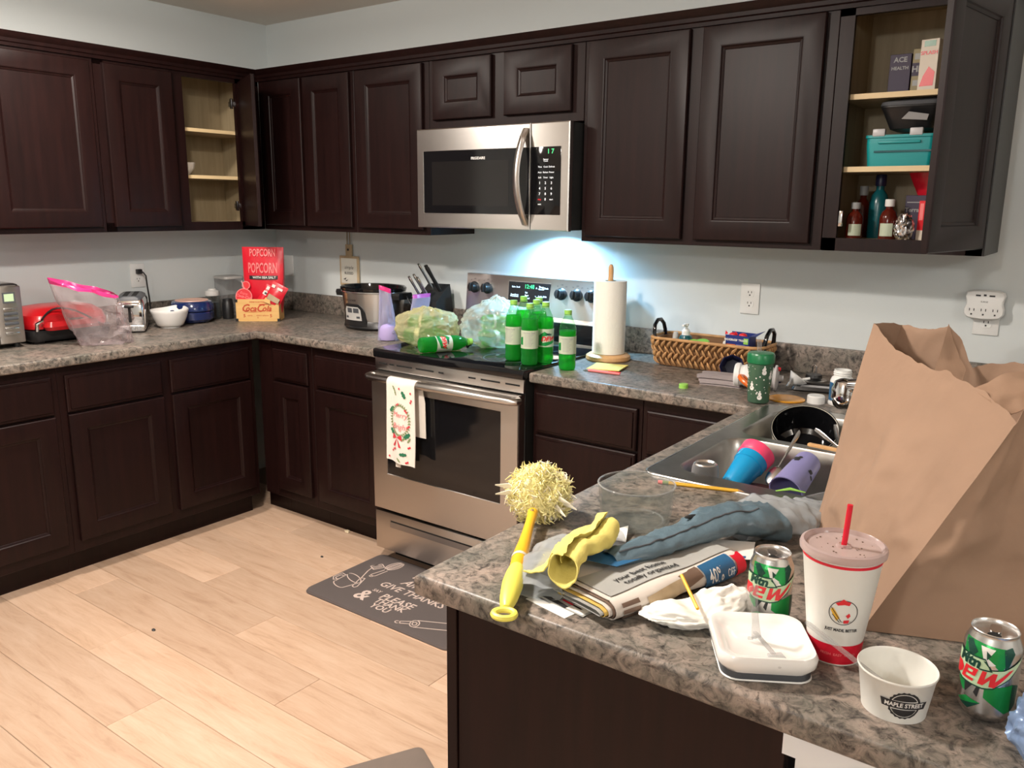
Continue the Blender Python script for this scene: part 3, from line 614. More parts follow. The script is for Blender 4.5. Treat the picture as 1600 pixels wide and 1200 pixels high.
part('cord', MB().tube([(0.02, 0, 0), (0.035, 0.006, -0.002), (0.042, 0.016, -0.02), (0.036, 0.022, -0.07), (0.032, 0.030, -0.13), (0.026, 0.036, -0.19), (0.03, 0.05, -0.235), (0.04, 0.09, -0.2520)], 0.0035, 6), 'black', pg)
# ================================================================== counter beside the outer wall
def bottle_cap(t, r, z0, z1, m): return part('cap', MB().lathe([(0, z1), (r*.9, z1), (r, z1-.002), (r, z0), (0, z0)], 20), m, t)
# toaster oven: front looks into the kitchen
t = thing('toaster_oven', 'stainless toaster oven with a small display and button column', 'toaster oven', (0.285, -1.925, H), L)
part('body', MB().box(0, 0.42, 0, 0.262, 0.014, 0.262, 0.022, seg=3), 'chromer', t)
part('front_panel', MB().box(0.315, 0.412, -0.008, 0.004, 0.022, 0.252, 0.004), 'steel', t)
dd = part('door', MB().box(0.012, 0.312, -0.010, 0.004, 0.03, 0.245, 0.004), 'blackg', t)
part('handle', MB().tube([(0.02, -0.035, 0.058), (0.305, -0.035, 0.058)], 0.009, 8).box(0.025, 0.04, -0.035, -0.01, 0.052, 0.064).box(0.285, 0.30, -0.035, -0.01, 0.052, 0.064), 'chromer', dd)
part('display', MB().box(0.340, 0.388, -0.0092, -0.008, 0.185, 0.228), 'greyd', t, 0)
part('display_screen', MB().box(0.346, 0.382, -0.0098, -0.0092, 0.192, 0.222), 'greenp', t, 0)
for k, z in enumerate((0.160, 0.142, 0.122, 0.102, 0.082, 0.062)): part('button', MB().box(0.338, 0.392, -0.0125, -0.007, z-0.006, z+0.006, 0.003), 'greyd' if k in (1, 2, 3) else 'chromer', t)
for x in (0.03, 0.39):
    for yy in (0.03, 0.23): part('foot', MB().lathe([(0.013, 0), (0.013, 0.016)], 12, T(x, yy, 0)).box(x-.01, x+.01, yy-.01, yy+.01, 0.0, 0.015), 'black', t)
# clam grill
t = thing('electric_grill', 'red lidded electric grill with a black base and a cord on top', 'grill', (0.275, -1.315, H), L)
part('base', MB().loft([rrect(.33, .24, .03, 4, 0, .115, .012), rrect(.35, .26, .04, 4, 0, .115, .03), rrect(.35, .26, .04, 4, 0, .115, .058)]), 'black', t)
part('lid', MB().loft([rrect(.335, .25, .05, 4, 0, .117, .063), rrect(.34, .255, .055, 4, 0, .117, .085), rrect(.325, .24, .06, 4, 0, .12, .118), rrect(.27, .19, .06, 4, 0, .13, .142), rrect(.16, .10, .04, 4, 0, .14, .150)]), 'red', t)
part('front_handle', MB().loft([rrect(.24, .05, .022, 4, 0, -.03, .060), rrect(.26, .06, .028, 4, 0, -.03, .075), rrect(.24, .05, .022, 4, 0, -.028, .096)]), 'red', t, label='rounded red grip')
part('handle_inlay', MB().box(-.02, .035, -.04, -.012, .094, .101, .003), 'black', t)
part('latch', MB().tube([(-.155, -.025, .06), (-.155, -.03, .09), (-.13, -.03, .10)], .008, 8), 'chrome', t)
part('cord', MB().tube([(-.13+.02*k, -.02+.03*sin(k*.5), .105+.04*sin(k*.35)) for k in range(12)], .004, 6), 'black', t)
for x in (-.13, .13): part('foot', MB().box(x-.02, x+.02, .02, .05, 0, .013).box(x-.02, x+.02, .18, .21, 0, .013), 'black', t)

def zip_bag(name, label, loc, rz, wid, hgt, film_m, zip_m, seed, lean=(0, 0), mouth=0.05, sag=0.0, tilt=0.0, group=None, base=(0.5, 0.035), noise_a=0.012):
    """stand-up zip bag: rings from a crumpled bottom up to an open mouth with a coloured zip band"""
    t = thing(name, label, 'plastic bag', loc, rz, group)
    def ring(v, n=44):
        a = wid/2*(base[0]+(1-base[0])*min(1, v*1.25)); d = base[1]+(mouth-base[1])*v
        out = []
        for k in range(n):
            th = 2*pi*k/n; c, s_ = cos(th), sin(th)
            x = a*(abs(c)**0.8)*(1 if c > 0 else -1); y = d*(abs(s_)**0.9)*(1 if s_ > 0 else -1)
            f = crease((x*1.0, y*1.6, v*hgt), 15, (seed, 0, 0))+.6*crease((x, y, v*hgt*1.3), 34, (0, seed, 0)); amp = noise_a*(1-0.75*v)
            z = hgt*v + sag*sin(pi*v)*0 + tilt*(x/wid)*v
            out.append((x*(1+f*amp*3)+lean[0]*v, y+(f-.3)*amp*1.6+lean[1]*v, max(0.0008, z+(fbm((x, y, v), 12, (seed, 2, 0))*amp*0.7 if v > .05 else 0))))
        return out
    vs = [0, .04, .1, .18, .27, .36, .46, .56, .66, .76, .86, .92]
    b = MB().loft([ring(v) for v in vs], None, True, False); part('film', b, film_m, t, 50)
    b = MB().loft([ring(v) for v in (.92, .96, 1.0)], None, False, False); part('zip_band', b, zip_m, t, 60, label='coloured zip strip')
    return t
zip_bag('zip_bag', 'open clear zip bag with a pink strip, crumpled in front of the red grill', (0.485, -1.275, H), R(65), 0.245, 0.245, 'zip_', 'pinkz', 3, (-0.072, 0.02), 0.055, tilt=-0.075, base=(0.78, 0.055), noise_a=0.045)

# toaster
t = thing('toaster', 'chrome two-slot toaster standing end-on between the zip bag and the white bowl', 'toaster', (0.256, -1.040, H), R(56))
part('body', MB().loft([rrect(.120, .255, .02, 4, 0, .128, .012), rrect(.124, .26, .02, 4, 0, .128, .03), rrect(.124, .26, .02, 4, 0, .128, .135), rrect(.112, .25, .02, 4, 0, .128, .152), rrect(.085, .235, .02, 4, 0, .128, .160)]), 'chrome', t)
part('top_trim', MB().loft([rrect(.118, .256, .02, 4, 0, .128, .136), rrect(.108, .25, .02, 4, 0, .128, .158), rrect(.082, .236, .02, 4, 0, .128, .166)]), 'greyd', t)
part('end_panel', MB().box(-.052, .052, -.012, -.003, .035, .132, .006), 'chrome', t)
part('lever_slot', MB().box(-.006, .006, -.0135, -.011, .05, .13), 'black', t, 0)
part('lever', MB().box(-.02, .02, -.036, -.012, .118, .130, .004), 'black', t)
bt = part('base', MB().box(-.058, .058, -.012, .262, .006, .036, .004), 'chromer', t)
for x in (-.035, -.012, .012, .035): part('button', MB().lathe([(0, .016), (.007, .016), (.008, .012), (.008, 0)], 12, T(x, -.011, .022) @ X(R(90))), 'grey', t)
b = MB().box(-.03, -.008, .02, .24, .1655, .1665).box(.008, .03, .02, .24, .1655, .1665); part('bread_slots', b, 'dark', t, 0, kind='stuff')
part('feet', MB().box(-.05, .05, .0, .25, 0, .007), 'black', t)

t = thing('serving_bowl', 'white ceramic pouring bowl with a raised lip beside the chrome toaster', 'bowl', (0.226, -0.826, H))
def wb(u, v):
    prof = [(0.0, .004), (.045, .003), (.06, .012), (.076, .045), (.0875, .082), (.0865, .086), (.083, .084), (.072, .046), (.055, .016), (0, .010)]
    k = v*(len(prof)-1); i = min(int(k), len(prof)-2); f = k-i; r = prof[i][0]*(1-f)+prof[i+1][0]*f; z = prof[i][1]*(1-f)+prof[i+1][1]*f
    a = 2*pi*u; lip = max(0, cos(a-R(120)))**6*(z/.085)**3
    return (r*cos(a)*(1+.10*lip), r*sin(a)*(1+.10*lip), z+.010*lip)
part('body', MB().grid(40, 28, wb, cu=True).clean(), 'ceramic', t)
part('foot_ring', MB().lathe([(.046, .004), (.046, 0), (.040, 0), (.040, .004)], 24), 'ceramic', t)
t = thing('waffle_maker', 'round navy waffle maker with a rose-coloured lid plate', 'waffle maker', (0.150, -0.655, H))
part('lower_shell', MB().lathe([(0, .006), (.085, .006), (.100, .02), (.104, .052), (.101, .056), (0, .056)], 36), 'navy', t)
part('upper_shell', MB().lathe([(0, .059), (.101, .059), (.105, .064), (.104, .085), (.095, .104), (.085, .109), (0, .110)], 36), 'navy', t)
part('lid_plate', MB().lathe([(.080, .1085), (.078, .1125), (.035, .1145), (.030, .112), (0, .112)], 32), 'copper', t, label='rose metal lid plate')
part('hinge_block', MB().box(-.03, .03, .095, .118, .02, .09, .006), 'black', t)
part('front_handle', MB().box(-.022, .022, -.128, -.098, .048, .072, .006), 'navy', t)
for a in (30, 150, 270): part('foot', MB().lathe([(.012, 0), (.012, .008), (0, .008)], 12, T(.07*cos(R(a)), .07*sin(R(a)), 0)), 'black', t)
t = thing('glass_jar', 'small lidded glass jar with dark contents behind the navy waffle maker', 'jar', (0.118, -0.515, H))
part('jar_body', MB().lathe([(0, .002), (.036, .002), (.039, .008), (.039, .095), (.034, .112), (.033, .122), (.030, .122), (.031, .112), (.036, .095), (.036, .01), (0, .008)], 28), 'glass', t)
part('contents', MB().lathe([(0, .010), (.034, .010), (.034, .085), (0, .085)], 24), 'coffee', t)
part('label', MB().decal([(-.012, -.016), (.012, -.016), (.012, .016), (-.012, .016)], cyl(.0392, R(-35), .045), .006), 'redm', t)
part('lid', MB().lathe([(.036, .120), (.037, .128), (.034, .142), (.020, .150), (.018, .155), (0, .156)], 28), 'greyp', t)
t = thing('canister', 'tall clear plastic canister in the corner behind the wooden crate', 'canister', (0.080, -0.385, H))
part('body', MB().loft([rrect(.10, .10, .015, 3, 0, 0, .001), rrect(.112, .112, .018, 3, 0, 0, .01), rrect(.115, .115, .018, 3, 0, 0, .205)], None, True, False), 'cplas', t)
part('rim', MB().loft([rrect(.117, .117, .018, 3, 0, 0, .198), rrect(.119, .119, .018, 3, 0, 0, .203), rrect(.117, .117, .018, 3, 0, 0, .210), rrect(.105, .105, .016, 3, 0, 0, .212)]), 'greyp', t)
single('black_canister', MB().lathe([(0, 0), (.027, 0), (.028, .004), (.028, .082), (.025, .088), (.025, .10), (.022, .104), (0, .105)], 24), 'black', 'squat black canister squeezed between the glass jar and clear canister', 'canister', (0.178, -0.468, H))

# wooden crate of snacks
cr = thing('wooden_crate', 'yellow wooden crate with red script lettering, filled with snacks', 'crate', (0.380, -0.436, H), R(40))
CW, CDp, CH, th = .214, .125, .112, .008
part('front_board', MB().prism([(-CW/2+.012, 0), (CW/2-.012, 0), (CW/2, .012), (CW/2, CH-.014), (CW/2-.012, CH), (-CW/2+.012, CH), (-CW/2, CH-.014), (-CW/2, .012)], 0, th, T(0, th, 0) @ X(R(90))), 'crate', cr, 0)
part('back_board', MB().box(-CW/2, CW/2, CDp-th, CDp, 0, CH, .001), 'crate', cr, 0)
for x in (-CW/2, CW/2-th): part('side_board', MB().box(x, x+th, th, CDp-th, 0, CH, .001), 'crate', cr, 0)
part('bottom_board', MB().box(-CW/2+th, CW/2-th, th, CDp-th, .001, .008), 'crate', cr, 0)
for sx_ in (-1, 1):
    for z in (.007, CH-.008): part('corner_bracket', MB().box(sx_*CW/2-.007-.0025*sx_, sx_*CW/2+.007-.0025*sx_, -.0022, .010, z-.007, z+.007), 'black', cr, 0)
ff = lambda x, z: Vector((x, -.0008, z))
b = MB()
for tx, x, sz in (('C', -.064, .054), ('oca', -.034, .042), ('C', .010, .054), ('ola', .045, .042)): b.text(tx, sz, ff, shear=.35, bold=.0011, sx=.92, at=(x, .064 if tx != 'C' else .066))
b.decal([(.005, .084), (.070, .0865), (.082, .0835), (.078, .0885), (.060, .090), (.012, .088)], ff, 1).decal([(-.066, .048), (-.02, .0455), (.02, .050), (-.02, .048)], ff, 1).box(-.0105, -.002, -.0012, -.0004, .0615, .0645)
b.text('DRINK IN BOTTLES', .009, ff, at=(0, .098), bold=.0002).text('5', .022, ff, at=(-.066, .028), bold=.0006).text('5', .022, ff, at=(.066, .028), bold=.0006)
b.text('cents', .012, ff, shear=.3, at=(-.040, .030)).text('every', .012, ff, shear=.3, at=(.006, .031)).text('where', .012, ff, shear=.3, at=(.038, .030)).text('o', .016, ff, at=(.0, .020))
part('lettering', b, 'crater', cr, 0)
bag = thing('popcorn_bag', 'tall red popcorn bag standing at the back of the wooden crate', 'snack bag', (0.347, -0.359, H+.02), R(36))
def pb(i): # pillow pouch rings
    z, hw, hd = ((0.0, .080, .004), (.03, .086, .024), (.10, .096, .030), (.20, .102, .026), (.29, .104, .014), (.325, .105, .004), (.350, .106, .0015))[i]
    out = []
    for k in range(36):
        a = 2*pi*k/36; x = hw*max(-1, min(1, 1.25*cos(a))); y = hd*sin(a)
        out.append((x, y+fbm((x, y, z), 22)*.004*(1 if z < .32 else .15), z))
    return out
part('pouch', MB().loft([pb(i) for i in range(7)]), 'redf', bag, 50)
def pf(x, z):
    h = (.004, .024, .030, .026, .014, .004, .0015); zs = (0, .03, .10, .20, .29, .325, .350); d = interp(list(zip(h, zs)))(max(0, min(.349, z)))
    k = max(0, 1-(x/.107/.8)**2)**.5*.8+.2
    return Vector((x, -d*max(.35, k)-.0062, z))
b = MB().text('POPCORN', .052, pf, sx=.54, at=(0, .320), bold=.001); part('lettering', b, 'salmon', bag, 0, label='pale red capital letters')
b = MB().text('POPCORN', .072, pf, sx=.44, at=(0, .243), bold=.0014); part('lettering', b, 'salmon', bag, 0)
part('label_band', MB().decal([(-.075, .188), (.085, .188), (.085, .207), (-.075, .207)], pf, .02), 'ink', bag, 0)
b = MB().text('WITH SEA SALT', .016, lambda x, z: pf(x, z)+Vector((0, -.0006, 0)), at=(.008, .1975), sx=1.05, bold=.0004); part('band_lettering', b, 'cupw', bag, 0)
def disc(label, loc, rz, r, tilt, txt=True):
    t = thing('round_tin', label, 'tin', loc, 0, rot=(R(90+tilt), 0, rz))
    part('rim', MB().lathe([(r, 0), (r+.0015, .003), (r, .006), (r-.003, .006), (r-.003, .004), (0, .004), (0, 0), (r, 0)], 36), 'salmon', t)
    part('face', MB().lathe([(r-.003, .0045), (0, .0045)], 36), 'redm', t, 0)
    if txt:
        b = MB(); f = lambda x, y: Vector((x, y, .0052))
        b.text('Enjoy', r*.42, f, at=(0, r*.42), rot=R(-14), shear=.2).text('Coca-Cola', r*.46, f, at=(0, 0), rot=R(-14), shear=.3, bold=.0004).box(-r*.65, r*.6, -r*.50, -r*.44, .0048, .0052, 0, Z(R(-14)))
        part('lettering', b, 'salmon', t, 0)
    return t
disc('larger red round tin with pale lettering standing in the wooden crate', (0.323, -0.470, H+.124), R(38), .041, -6)
disc('small red round tin tucked behind the larger round tin', (0.300, -0.437, H+.178), R(38), .020, -6, False)
def pack(name, label, loc, rot, wd, hg, cols):
    t = thing(name, label, 'snack pack', loc, rot=rot)
    part('pouch', MB().loft([[(x*s, y*d, z) for x, y in ((-wd/2, 0), (-wd/4, -1), (0, -1.1), (wd/4, -1), (wd/2, 0), (wd/4, 1), (0, 1.1), (-wd/4, 1))] for z, s, d in ((0, 1, .001), (.012, 1, .003), (hg*.3, .96, .012), (hg*.7, .96, .012), (hg-.012, 1, .003), (hg, 1, .001))]), cols[0], t, 50)
    for k, (m_, poly) in enumerate(cols[1]): part('print', MB().decal(poly, lambda x, z: Vector((x, -.0145, z)), 1).solid(.0004), m_, t, 0)
    return t
pack('candy_packet', 'red and tan sweets packet tilted at the crate corner', (0.425, -0.395, H+.075), (R(-8), R(28), R(40)), .085, .125, ('redf', [('woodsign', [(-.03, .03), (.03, .03), (.032, .055), (-.03, .06)]), ('cupw', [(-.035, .095), (-.018, .095), (-.018, .110), (-.035, .110)]), ('cupw', [(-.005, .095), (.022, .095), (.022, .107), (-.005, .107)]), ('crate', [(-.038, .01), (.0, .012), (-.01, .03), (-.036, .035)])]))
pack('candy_packet', 'narrow red sweets packet with white lettering leaning across the crate middle', (0.366, -0.436, H+.062), (R(-10), R(34), R(40)), .045, .140, ('redf', [('cupw', [(-.014, .085), (.014, .085), (.014, .105), (-.014, .105)]), ('ink', [(-.006, .09), (.006, .09), (.006, .10), (-.006, .10)]), ('cupw', [(-.012, .115), (.012, .115), (.012, .132), (-.012, .132)])]))
single('paper_tag', MB().tube([(0, 0, 0), (.012, 0, .03), (.03, -.004, .055), (.038, 0, .085)], .010, 4, flat=.25), 'paperw', 'crumpled white paper tag sticking up beside the popcorn bag', 'paper', (0.318, -0.432, H+.116), R(215))

# hanging sign
t = thing('hanging_sign', 'small framed wooden sign hung on twine above the slow cooker', 'sign', (0.607, -0.006, 1.10))
part('board', MB().box(-.071, .071, -.010, -.001, -.02, .135, .001), 'woodsign', t, 0)
part('face', MB().box(-.059, .059, -.0115, -.010, -.008, .123), 'signface', t, 0)
fs = lambda x, z: Vector((x, -.0118, z))
part('lettering', MB().text('simple', .026, fs, shear=.3, at=(0, .075)).text('BLESSED', .018, fs, at=(0, .045), bold=.0004).decal([(-.045, .012), (-.02, .022), (-.028, .010)], fs, 1).decal([(-.03, .006), (-.005, .012), (-.02, .002)], fs, 1), 'ink', t, 0)
part('hanger_block', MB().box(-.022, .022, -.012, -.001, .135, .195, .001), 'woodsign', t, 0)
part('twine', MB().tube([(-.004, -.012, .165), (-.012, -.008, .20), (-.010, -.006, .272)], .0025, 6).tube([(.004, -.012, .165), (.010, -.008, .20), (.008, -.006, .272)], .0025, 6), 'twine', t)
part('eyelet', MB().lathe([(.006, 0), (.006, .003), (0, .003)], 12, T(0, -.012, .168) @ X(R(90))), 'black', t)

# slow cooker
t = thing('slow_cooker', 'oval stainless slow cooker with a black base and an empty black crock', 'slow cooker', (0.985, -0.212, H), R(4))
OX, OY = 1.0, .80
part('base', MB().lathe([(0, .004), (.150, .004), (.158, .012), (.150, .040), (.144, .046), (0, .046)], 44, sx=OX, sy=OY), 'black', t)
part('shell', MB().lathe([(.146, .040), (.152, .060), (.163, .168), (.164, .176)], 48, sx=OX, sy=OY), 'steel', t)
part('rim', MB().lathe([(.160, .176), (.170, .178), (.170, .184), (.158, .186)], 48, sx=OX, sy=OY), 'chromer', t)
part('crock', MB().lathe([(.158, .186), (.172, .188), (.174, .198), (.168, .203), (.158, .200), (.148, .17), (.135, .06), (0, .055)], 48, sx=OX, sy=OY), 'blackg', t)
for s_ in (-1, 1): part('side_handle', MB().loft([[(s_*x, y, z) for y, z in ((-.045, .150), (.045, .150), (.05, .168), (.045, .180), (-.045, .180), (-.05, .168))] for x in (.158, .185, .200)]), 'black', t)
rf = interp([(.152, .060), (.163, .168)]); rf0 = lambda z: rf(max(.06, min(.167, z)))
def ck(eps, z0): return cyl(lambda z: rf0(z), R(-97), z0, eps, OX, OY)
shp = [(-.088, -.055), (.078, -.055), (.070, .01), (.058, .034), (.040, .046), (-.050, .046), (-.066, .032), (-.076, 0)]
part('control_housing', MB().decal(shp, ck(.006, .078), .02).solid(.006), 'black', t, 40)
part('control_panel', MB().decal([(-.060, -.034), (.054, -.034), (.050, .018), (.036, .030), (-.046, .030), (-.056, .016)], ck(.0075, .082), .02), 'greyp', t, 40)
b = MB()
for x in (-.036, .006): b.decal([(x, 0), (x+.034, 0), (x+.034, .022), (x, .022)], ck(.0085, .084), .02)
for x in (-.052, .024): b.decal([(x, -.028), (x+.020, -.028), (x+.020, -.018), (x, -.018)], ck(.0085, .086), .02)
part('display_window', b, 'greyd', t, 40, kind='stuff')
part('lettering', MB().text('SLOW COOKER', .012, ck(.001, .142), at=(-.02, 0)), 'ink', t, 0)

# zip bags by the oven
zb = zip_bag('zip_bag', 'upright frosted zip bag of purple powder between slow cooker and oven', (1.318, -0.455, H), R(35), 0.052, 0.235, 'frost', 'pinkz', 11, (-.010, 0.0), 0.010, base=(1.75, 0.036), noise_a=.022, tilt=-.02)
part('powder', MB().lathe([(0, .004), (.034, .004), (.040, .02), (.036, .05), (.030, .066), (.012, .074), (0, .076)], 20, sy=.78), 'lilac', zb, 60, label='purple powder')
zip_bag('zip_bag', 'second zip bag with a purple strip leaning by the knife block', (1.345, -0.300, H), R(80), 0.10, 0.19, 'frost', 'purplez', 17, (0.05, .02), 0.012, base=(0.9, 0.02), noise_a=.008)
# knife block
t = thing('knife_block', 'black slanted knife block full of steel and black handled knives', 'knife block', (1.290, -0.115, H), R(12))
part('block', MB().loft([[(x, y, z) for y, z in ((-.085, 0), (.085, 0), (.075, .125), (.05, .222), (-.085, .150))] for x in (-.058, .058)]), 'blackm', t, 20)
part('lower_step', MB().loft([[(x, y, z) for y, z in ((-.125, 0), (-.086, 0), (-.086, .125), (-.125, .095))] for x in (-.055, .055)]), 'blackm', t, 20)
KD = Vector((-.30, -.42, .86)).normalized()
def knife(p, ln, r, m, grp_lab):
    k = thing('knife', grp_lab, 'knife', Vector(t.location)+Z(R(12)) @ Vector(p), R(12), 'knives in the block')
    a = Vector((0, 0, 0)); q = [a+KD*ln*f for f in (-.15, 0.0, .25, .5, .75, .93, 1.0)]
    part('handle', MB().tube(q, [r*x for x in (.9, .95, 1.0, .9, 1.0, 1.08, .7)], 10, flat=.55), m, k)
    part('blade', MB().tube([a-KD*.06, a-KD*.003], .007, 6, flat=.15), 'chromer', k)
    part('bolster', MB().tube([q[-1], q[-1]+KD*.006], r*.9, 10, flat=.55), m, k)
    return k
TOP = lambda x, f: (x, -.085+.135*f, .152+.072*f)
labs = 'steel handled knife slotted in the black block'
for i, (x, f, ln) in enumerate(((-.042, .22, .105), (-.020, .30, .110), (.004, .20, .105))): knife(TOP(x, f), ln, .0105, 'chromer', 'steel handled carving knife in the %s slot of the black block' % ('outer', 'second', 'third')[i])
knife(TOP(-.022, .75), .125, .0105, 'chromer', 'long steel handled knife standing tallest in the block')
knife(TOP(.030, .62), .130, .016, 'black', 'black handled knife with a thick grip in the block')
for i, x in enumerate((-.040, -.016, .008)):
    k = thing('steak_knife', '%s small steak knife in the lower step of the black block' % ('first', 'second', 'third')[i], 'knife', Vector(t.location)+Z(R(12)) @ Vector((x, -.108, .108)), R(12), 'steak knives')
    part('handle', MB().tube([(0, 0, -.01), KD*.03, KD*.06, KD*.078], [.006, .0062, .0065, .004], 8, flat=.6), 'black', k); part('rivet_strip', MB().tube([KD*.004+Vector((0, -.0045, 0)), KD*.07+Vector((0, -.0045, 0))], .0018, 6), 'chromer', k)

# ================================================================== things on the range
SZ = 0.9262
PB = [(0, .004), (.016, .004), (.024, .0), (.0295, .004), (.0315, .014), (.0315, .030), (.0300, .036), (.0315, .042), (.0315, .060), (.0312, .135), (.0318, .145), (.031, .158), (.0265, .178), (.018, .196), (.0135, .206), (.0130, .214)]
bprof = interp(PB[2:])
def soda_bottle(label, loc, group, ang, fill=.172, face='front', rot=None, m_body='pet'):
    t = thing('soda_bottle', label, 'bottle', loc, 0, group, rot)
    part('bottle_body', MB().lathe(PB+[(.0130, .2145)], 24), m_body, t, 60)
    part('soda', MB().lathe([(0, .006)]+[(r-.0012, z) for r, z in PB[3:] if z < fill]+[(bprof(fill)-.0012, fill), (0, fill)], 24), 'soda', t, 60)
    cp_ = part('cap', MB().lathe([(0, .2285), (.0125, .2285), (.0138, .227), (.0138, .2135), (.0130, .2128), (0, .2128)], 24), 'limec', t)
    part('neck_ring', MB().lathe([(.0138, .2085), (.0155, .209), (.0138, .2105)], 24), 'limec', t)
    la = part('label', MB().lathe([(.0320, .064), (.0320, .131)], 32), 'petl', t, 60)
    f = cyl(.0320, ang, .0975, .0004); f2 = cyl(.0320, ang, .0975, .0008); f3 = cyl(.0320, ang, .0975, .0012)
    if face == 'front':
        part('print', MB().decal([(-.035, -.028), (-.008, -.030), (.030, -.018), (.036, .012), (.020, .004), (-.012, .024), (-.034, .010)], f, .01), 'green', la, 0)
        part('print', MB().decal([(-.020, -.018), (.020, -.010), (.032, .018), (.010, .013), (-.016, .006)], f2, .01), 'petl', la, 0)
        part('lettering', MB().text('DEW', .024, f3, shear=.3, bold=.0012, at=(.002, -.004)), 'redm', la, 0)
        part('lettering', MB().text('Mtn', .013, f3, shear=.3, bold=.0006, at=(.004, .013)), 'greend', la, 0)
    else:
        b = MB().text('Nutrition Facts', .0075, f2, at=(0, .025), bold=.0002)
        for k in range(9): b.decal([(-.017, .018-k*.0052), (.017-(k % 3)*.004, .018-k*.0052), (.017-(k % 3)*.004, .0193-k*.0052), (-.017, .0193-k*.0052)], f2, .01)
        part('print', b, 'grey', la, 0, kind='stuff'); part('print', MB().decal([(-.040, -.02), (-.024, -.02), (-.024, .01), (-.040, .006)], f, .01), 'green', la, 0)
    return t
GB = 'green soda bottles standing on the cooktop'
for lab, x, y, a, fc in (('green soda bottle on the cooktop nearest the grocery bags', 2.062, -.535, R(-85), 'back'), ('tallest-looking green soda bottle standing behind the first two on the cooktop', 2.012, -.400, R(-40), 'front'),
    ('green soda bottle hidden at the back middle of the cooktop cluster', 2.080, -.392, R(-60), 'front'), ('green soda bottle nearest the cooktop front edge, nutrition panel showing', 2.165, -.575, R(-60), 'back'),
    ('green soda bottle in the middle of the cooktop cluster', 2.118, -.465, R(-50), 'front'), ('green soda bottle with its red logo showing at the cooktop side edge', 2.186, -.503, R(-40), 'front')):
    soda_bottle(lab, (x, y, SZ), GB, a, face=fc)
soda_bottle('half-drunk green soda bottle standing alone on the counter beside the range', (2.291, -0.513, H), None, R(-62), .150, 'back').scale = (1, 1, .965)
# one bottle lying down
ax = Vector((1.79-1.692, -.447+.651, 0)).normalized()
soda_bottle('green soda bottle lying on its side in front of the grocery bags', Vector((1.690, -0.655, SZ+.0322)), None, R(150), .196, 'front', rot=(R(90), 0, atan2(ax.y, ax.x)+R(90)))

def sack(label, loc, rz, sx_, sy_, sz_, seed, knot, packs, fm='sack'):
    t = thing('grocery_bag', label, 'plastic bag', loc, rz)
    def f(co):
        n = co.normalized(); x, y, z = n.x, n.y, n.z
        q = (abs(x)**2.6+abs(y)**2.6+abs(z)**2.6)**(-1/2.6); c = crease(n, 1.7, (seed, 0, 0)); c2 = crease(Vector((n.x, n.y, n.z*.5)), 4.2, (0, seed, 0))
        c3 = crease(n, 11.0, (3, seed, 0)); p = Vector((x*q*sx_, y*q*sy_, z*q*sz_))*(1+.20*c+.045*c2-.09+.05*max(0, n.z)*sin(9*atan2(n.y, n.x)+3*noise.noise(n*2)))
        k = max(0, n.z-.72)/.28
        if z > 0: p.z += k**2*knot
        if k > 0: p.x *= 1-.55*k; p.y *= 1-.55*k
        p.z = max(p.z+sz_*.92, .0008); return p
    part('film', MB().ico(1.0, 6, None, f), fm, t, 120)
    for s_ in (-1, 1):
        zt = sz_*1.75+knot*.75
        part('handle_loop', MB().tube([(s_*.012, 0, zt-.03), (s_*.035, .006, zt+.010), (s_*.062, .004, zt+.004), (s_*.07, -.012, zt-.028), (s_*.064, -.02, zt-.05)], [.008, .012, .013, .012, .007], 8, flat=.3), fm, t, 60)
    for (n_, x, y, z, ln, a, m_) in packs:
        pk = part(n_, MB().tube([(-ln/2, 0, 0), (-ln/2+.01, 0, 0), (ln/2-.06, 0, 0), (ln/2-.02, 0, 0), (ln/2, 0, 0)], [.02, .030, .031, .016, .012], 14, T(x, y, z) @ Z(a)), m_, t, 50)
        part('wrapper_band', MB().tube([(-ln/2+.05, 0, 0), (ln/2-.09, 0, 0)], .0318, 14, T(x, y, z) @ Z(a), caps=False), 'petl', pk, 50)
    return t
sack('thin yellowish grocery bag holding green bottles near the slow cooker side of the cooktop', (1.545, -0.450, SZ), R(20), .122, .120, .074, 2, .012, [('bagged_bottle', 0, -.045, .040, .16, .1, 'soda'), ('bagged_bottle', 0, .025, .040, .16, -.1, 'soda'), ('bagged_bottle', 0, -.01, .092, .15, .2, 'soda')], 'sacky')
sack('white grocery bag with loose handles in the middle of the cooktop', (1.803, -0.300, SZ), R(35), .140, .128, .090, 7, .03, [('bagged_bottle', .01, -.045, .040, .16, .6, 'soda'), ('bagged_bottle', .0, .025, .040, .16, .5, 'soda'), ('bagged_bottle', .01, -.01, .100, .15, .2, 'soda')])

# towel on the oven handle
tw = thing('dish_towel', 'white holly-patterned dish towel draped over the oven handle', 'towel', (1.672, -0.728, 0.815))
def tf(u, v):  # u across, v along the drape: 0 front hem, 1 back hem
    Lf, Lb, r = .315, .215, .0215; x = (u-.5)*.150; arc = pi*r; tot = Lf+arc+Lb; s_ = v*tot
    wv = .004*sin(u*9)*(1-v)
    if s_ < Lf: return Vector((x*(1+.02*sin(v*8)), -r-.002+wv-.010*(1-s_/Lf)**2+.004*sin(u*7+1)*(1-s_/Lf), -(Lf-s_)-.012*u*(1-s_/Lf)))
    if s_ < Lf+arc: a = (s_-Lf)/r; return Vector((x, -r*cos(a), r*sin(a)*.9))
    k = (s_-Lf-arc)/Lb; return Vector((x+.016*min(1, k*3)+.004*k, r*.98, -(s_-Lf-arc)))
part('cloth', MB().grid(14, 60, tf).solid(.003), 'clothw', tw, 60)
def tp(x, z, e=.0022):
    p = tf(x/.150+.5, max(0.001, (.315+z)/(.315+pi*.0215+.215))); return p+Vector((0, -e, 0))
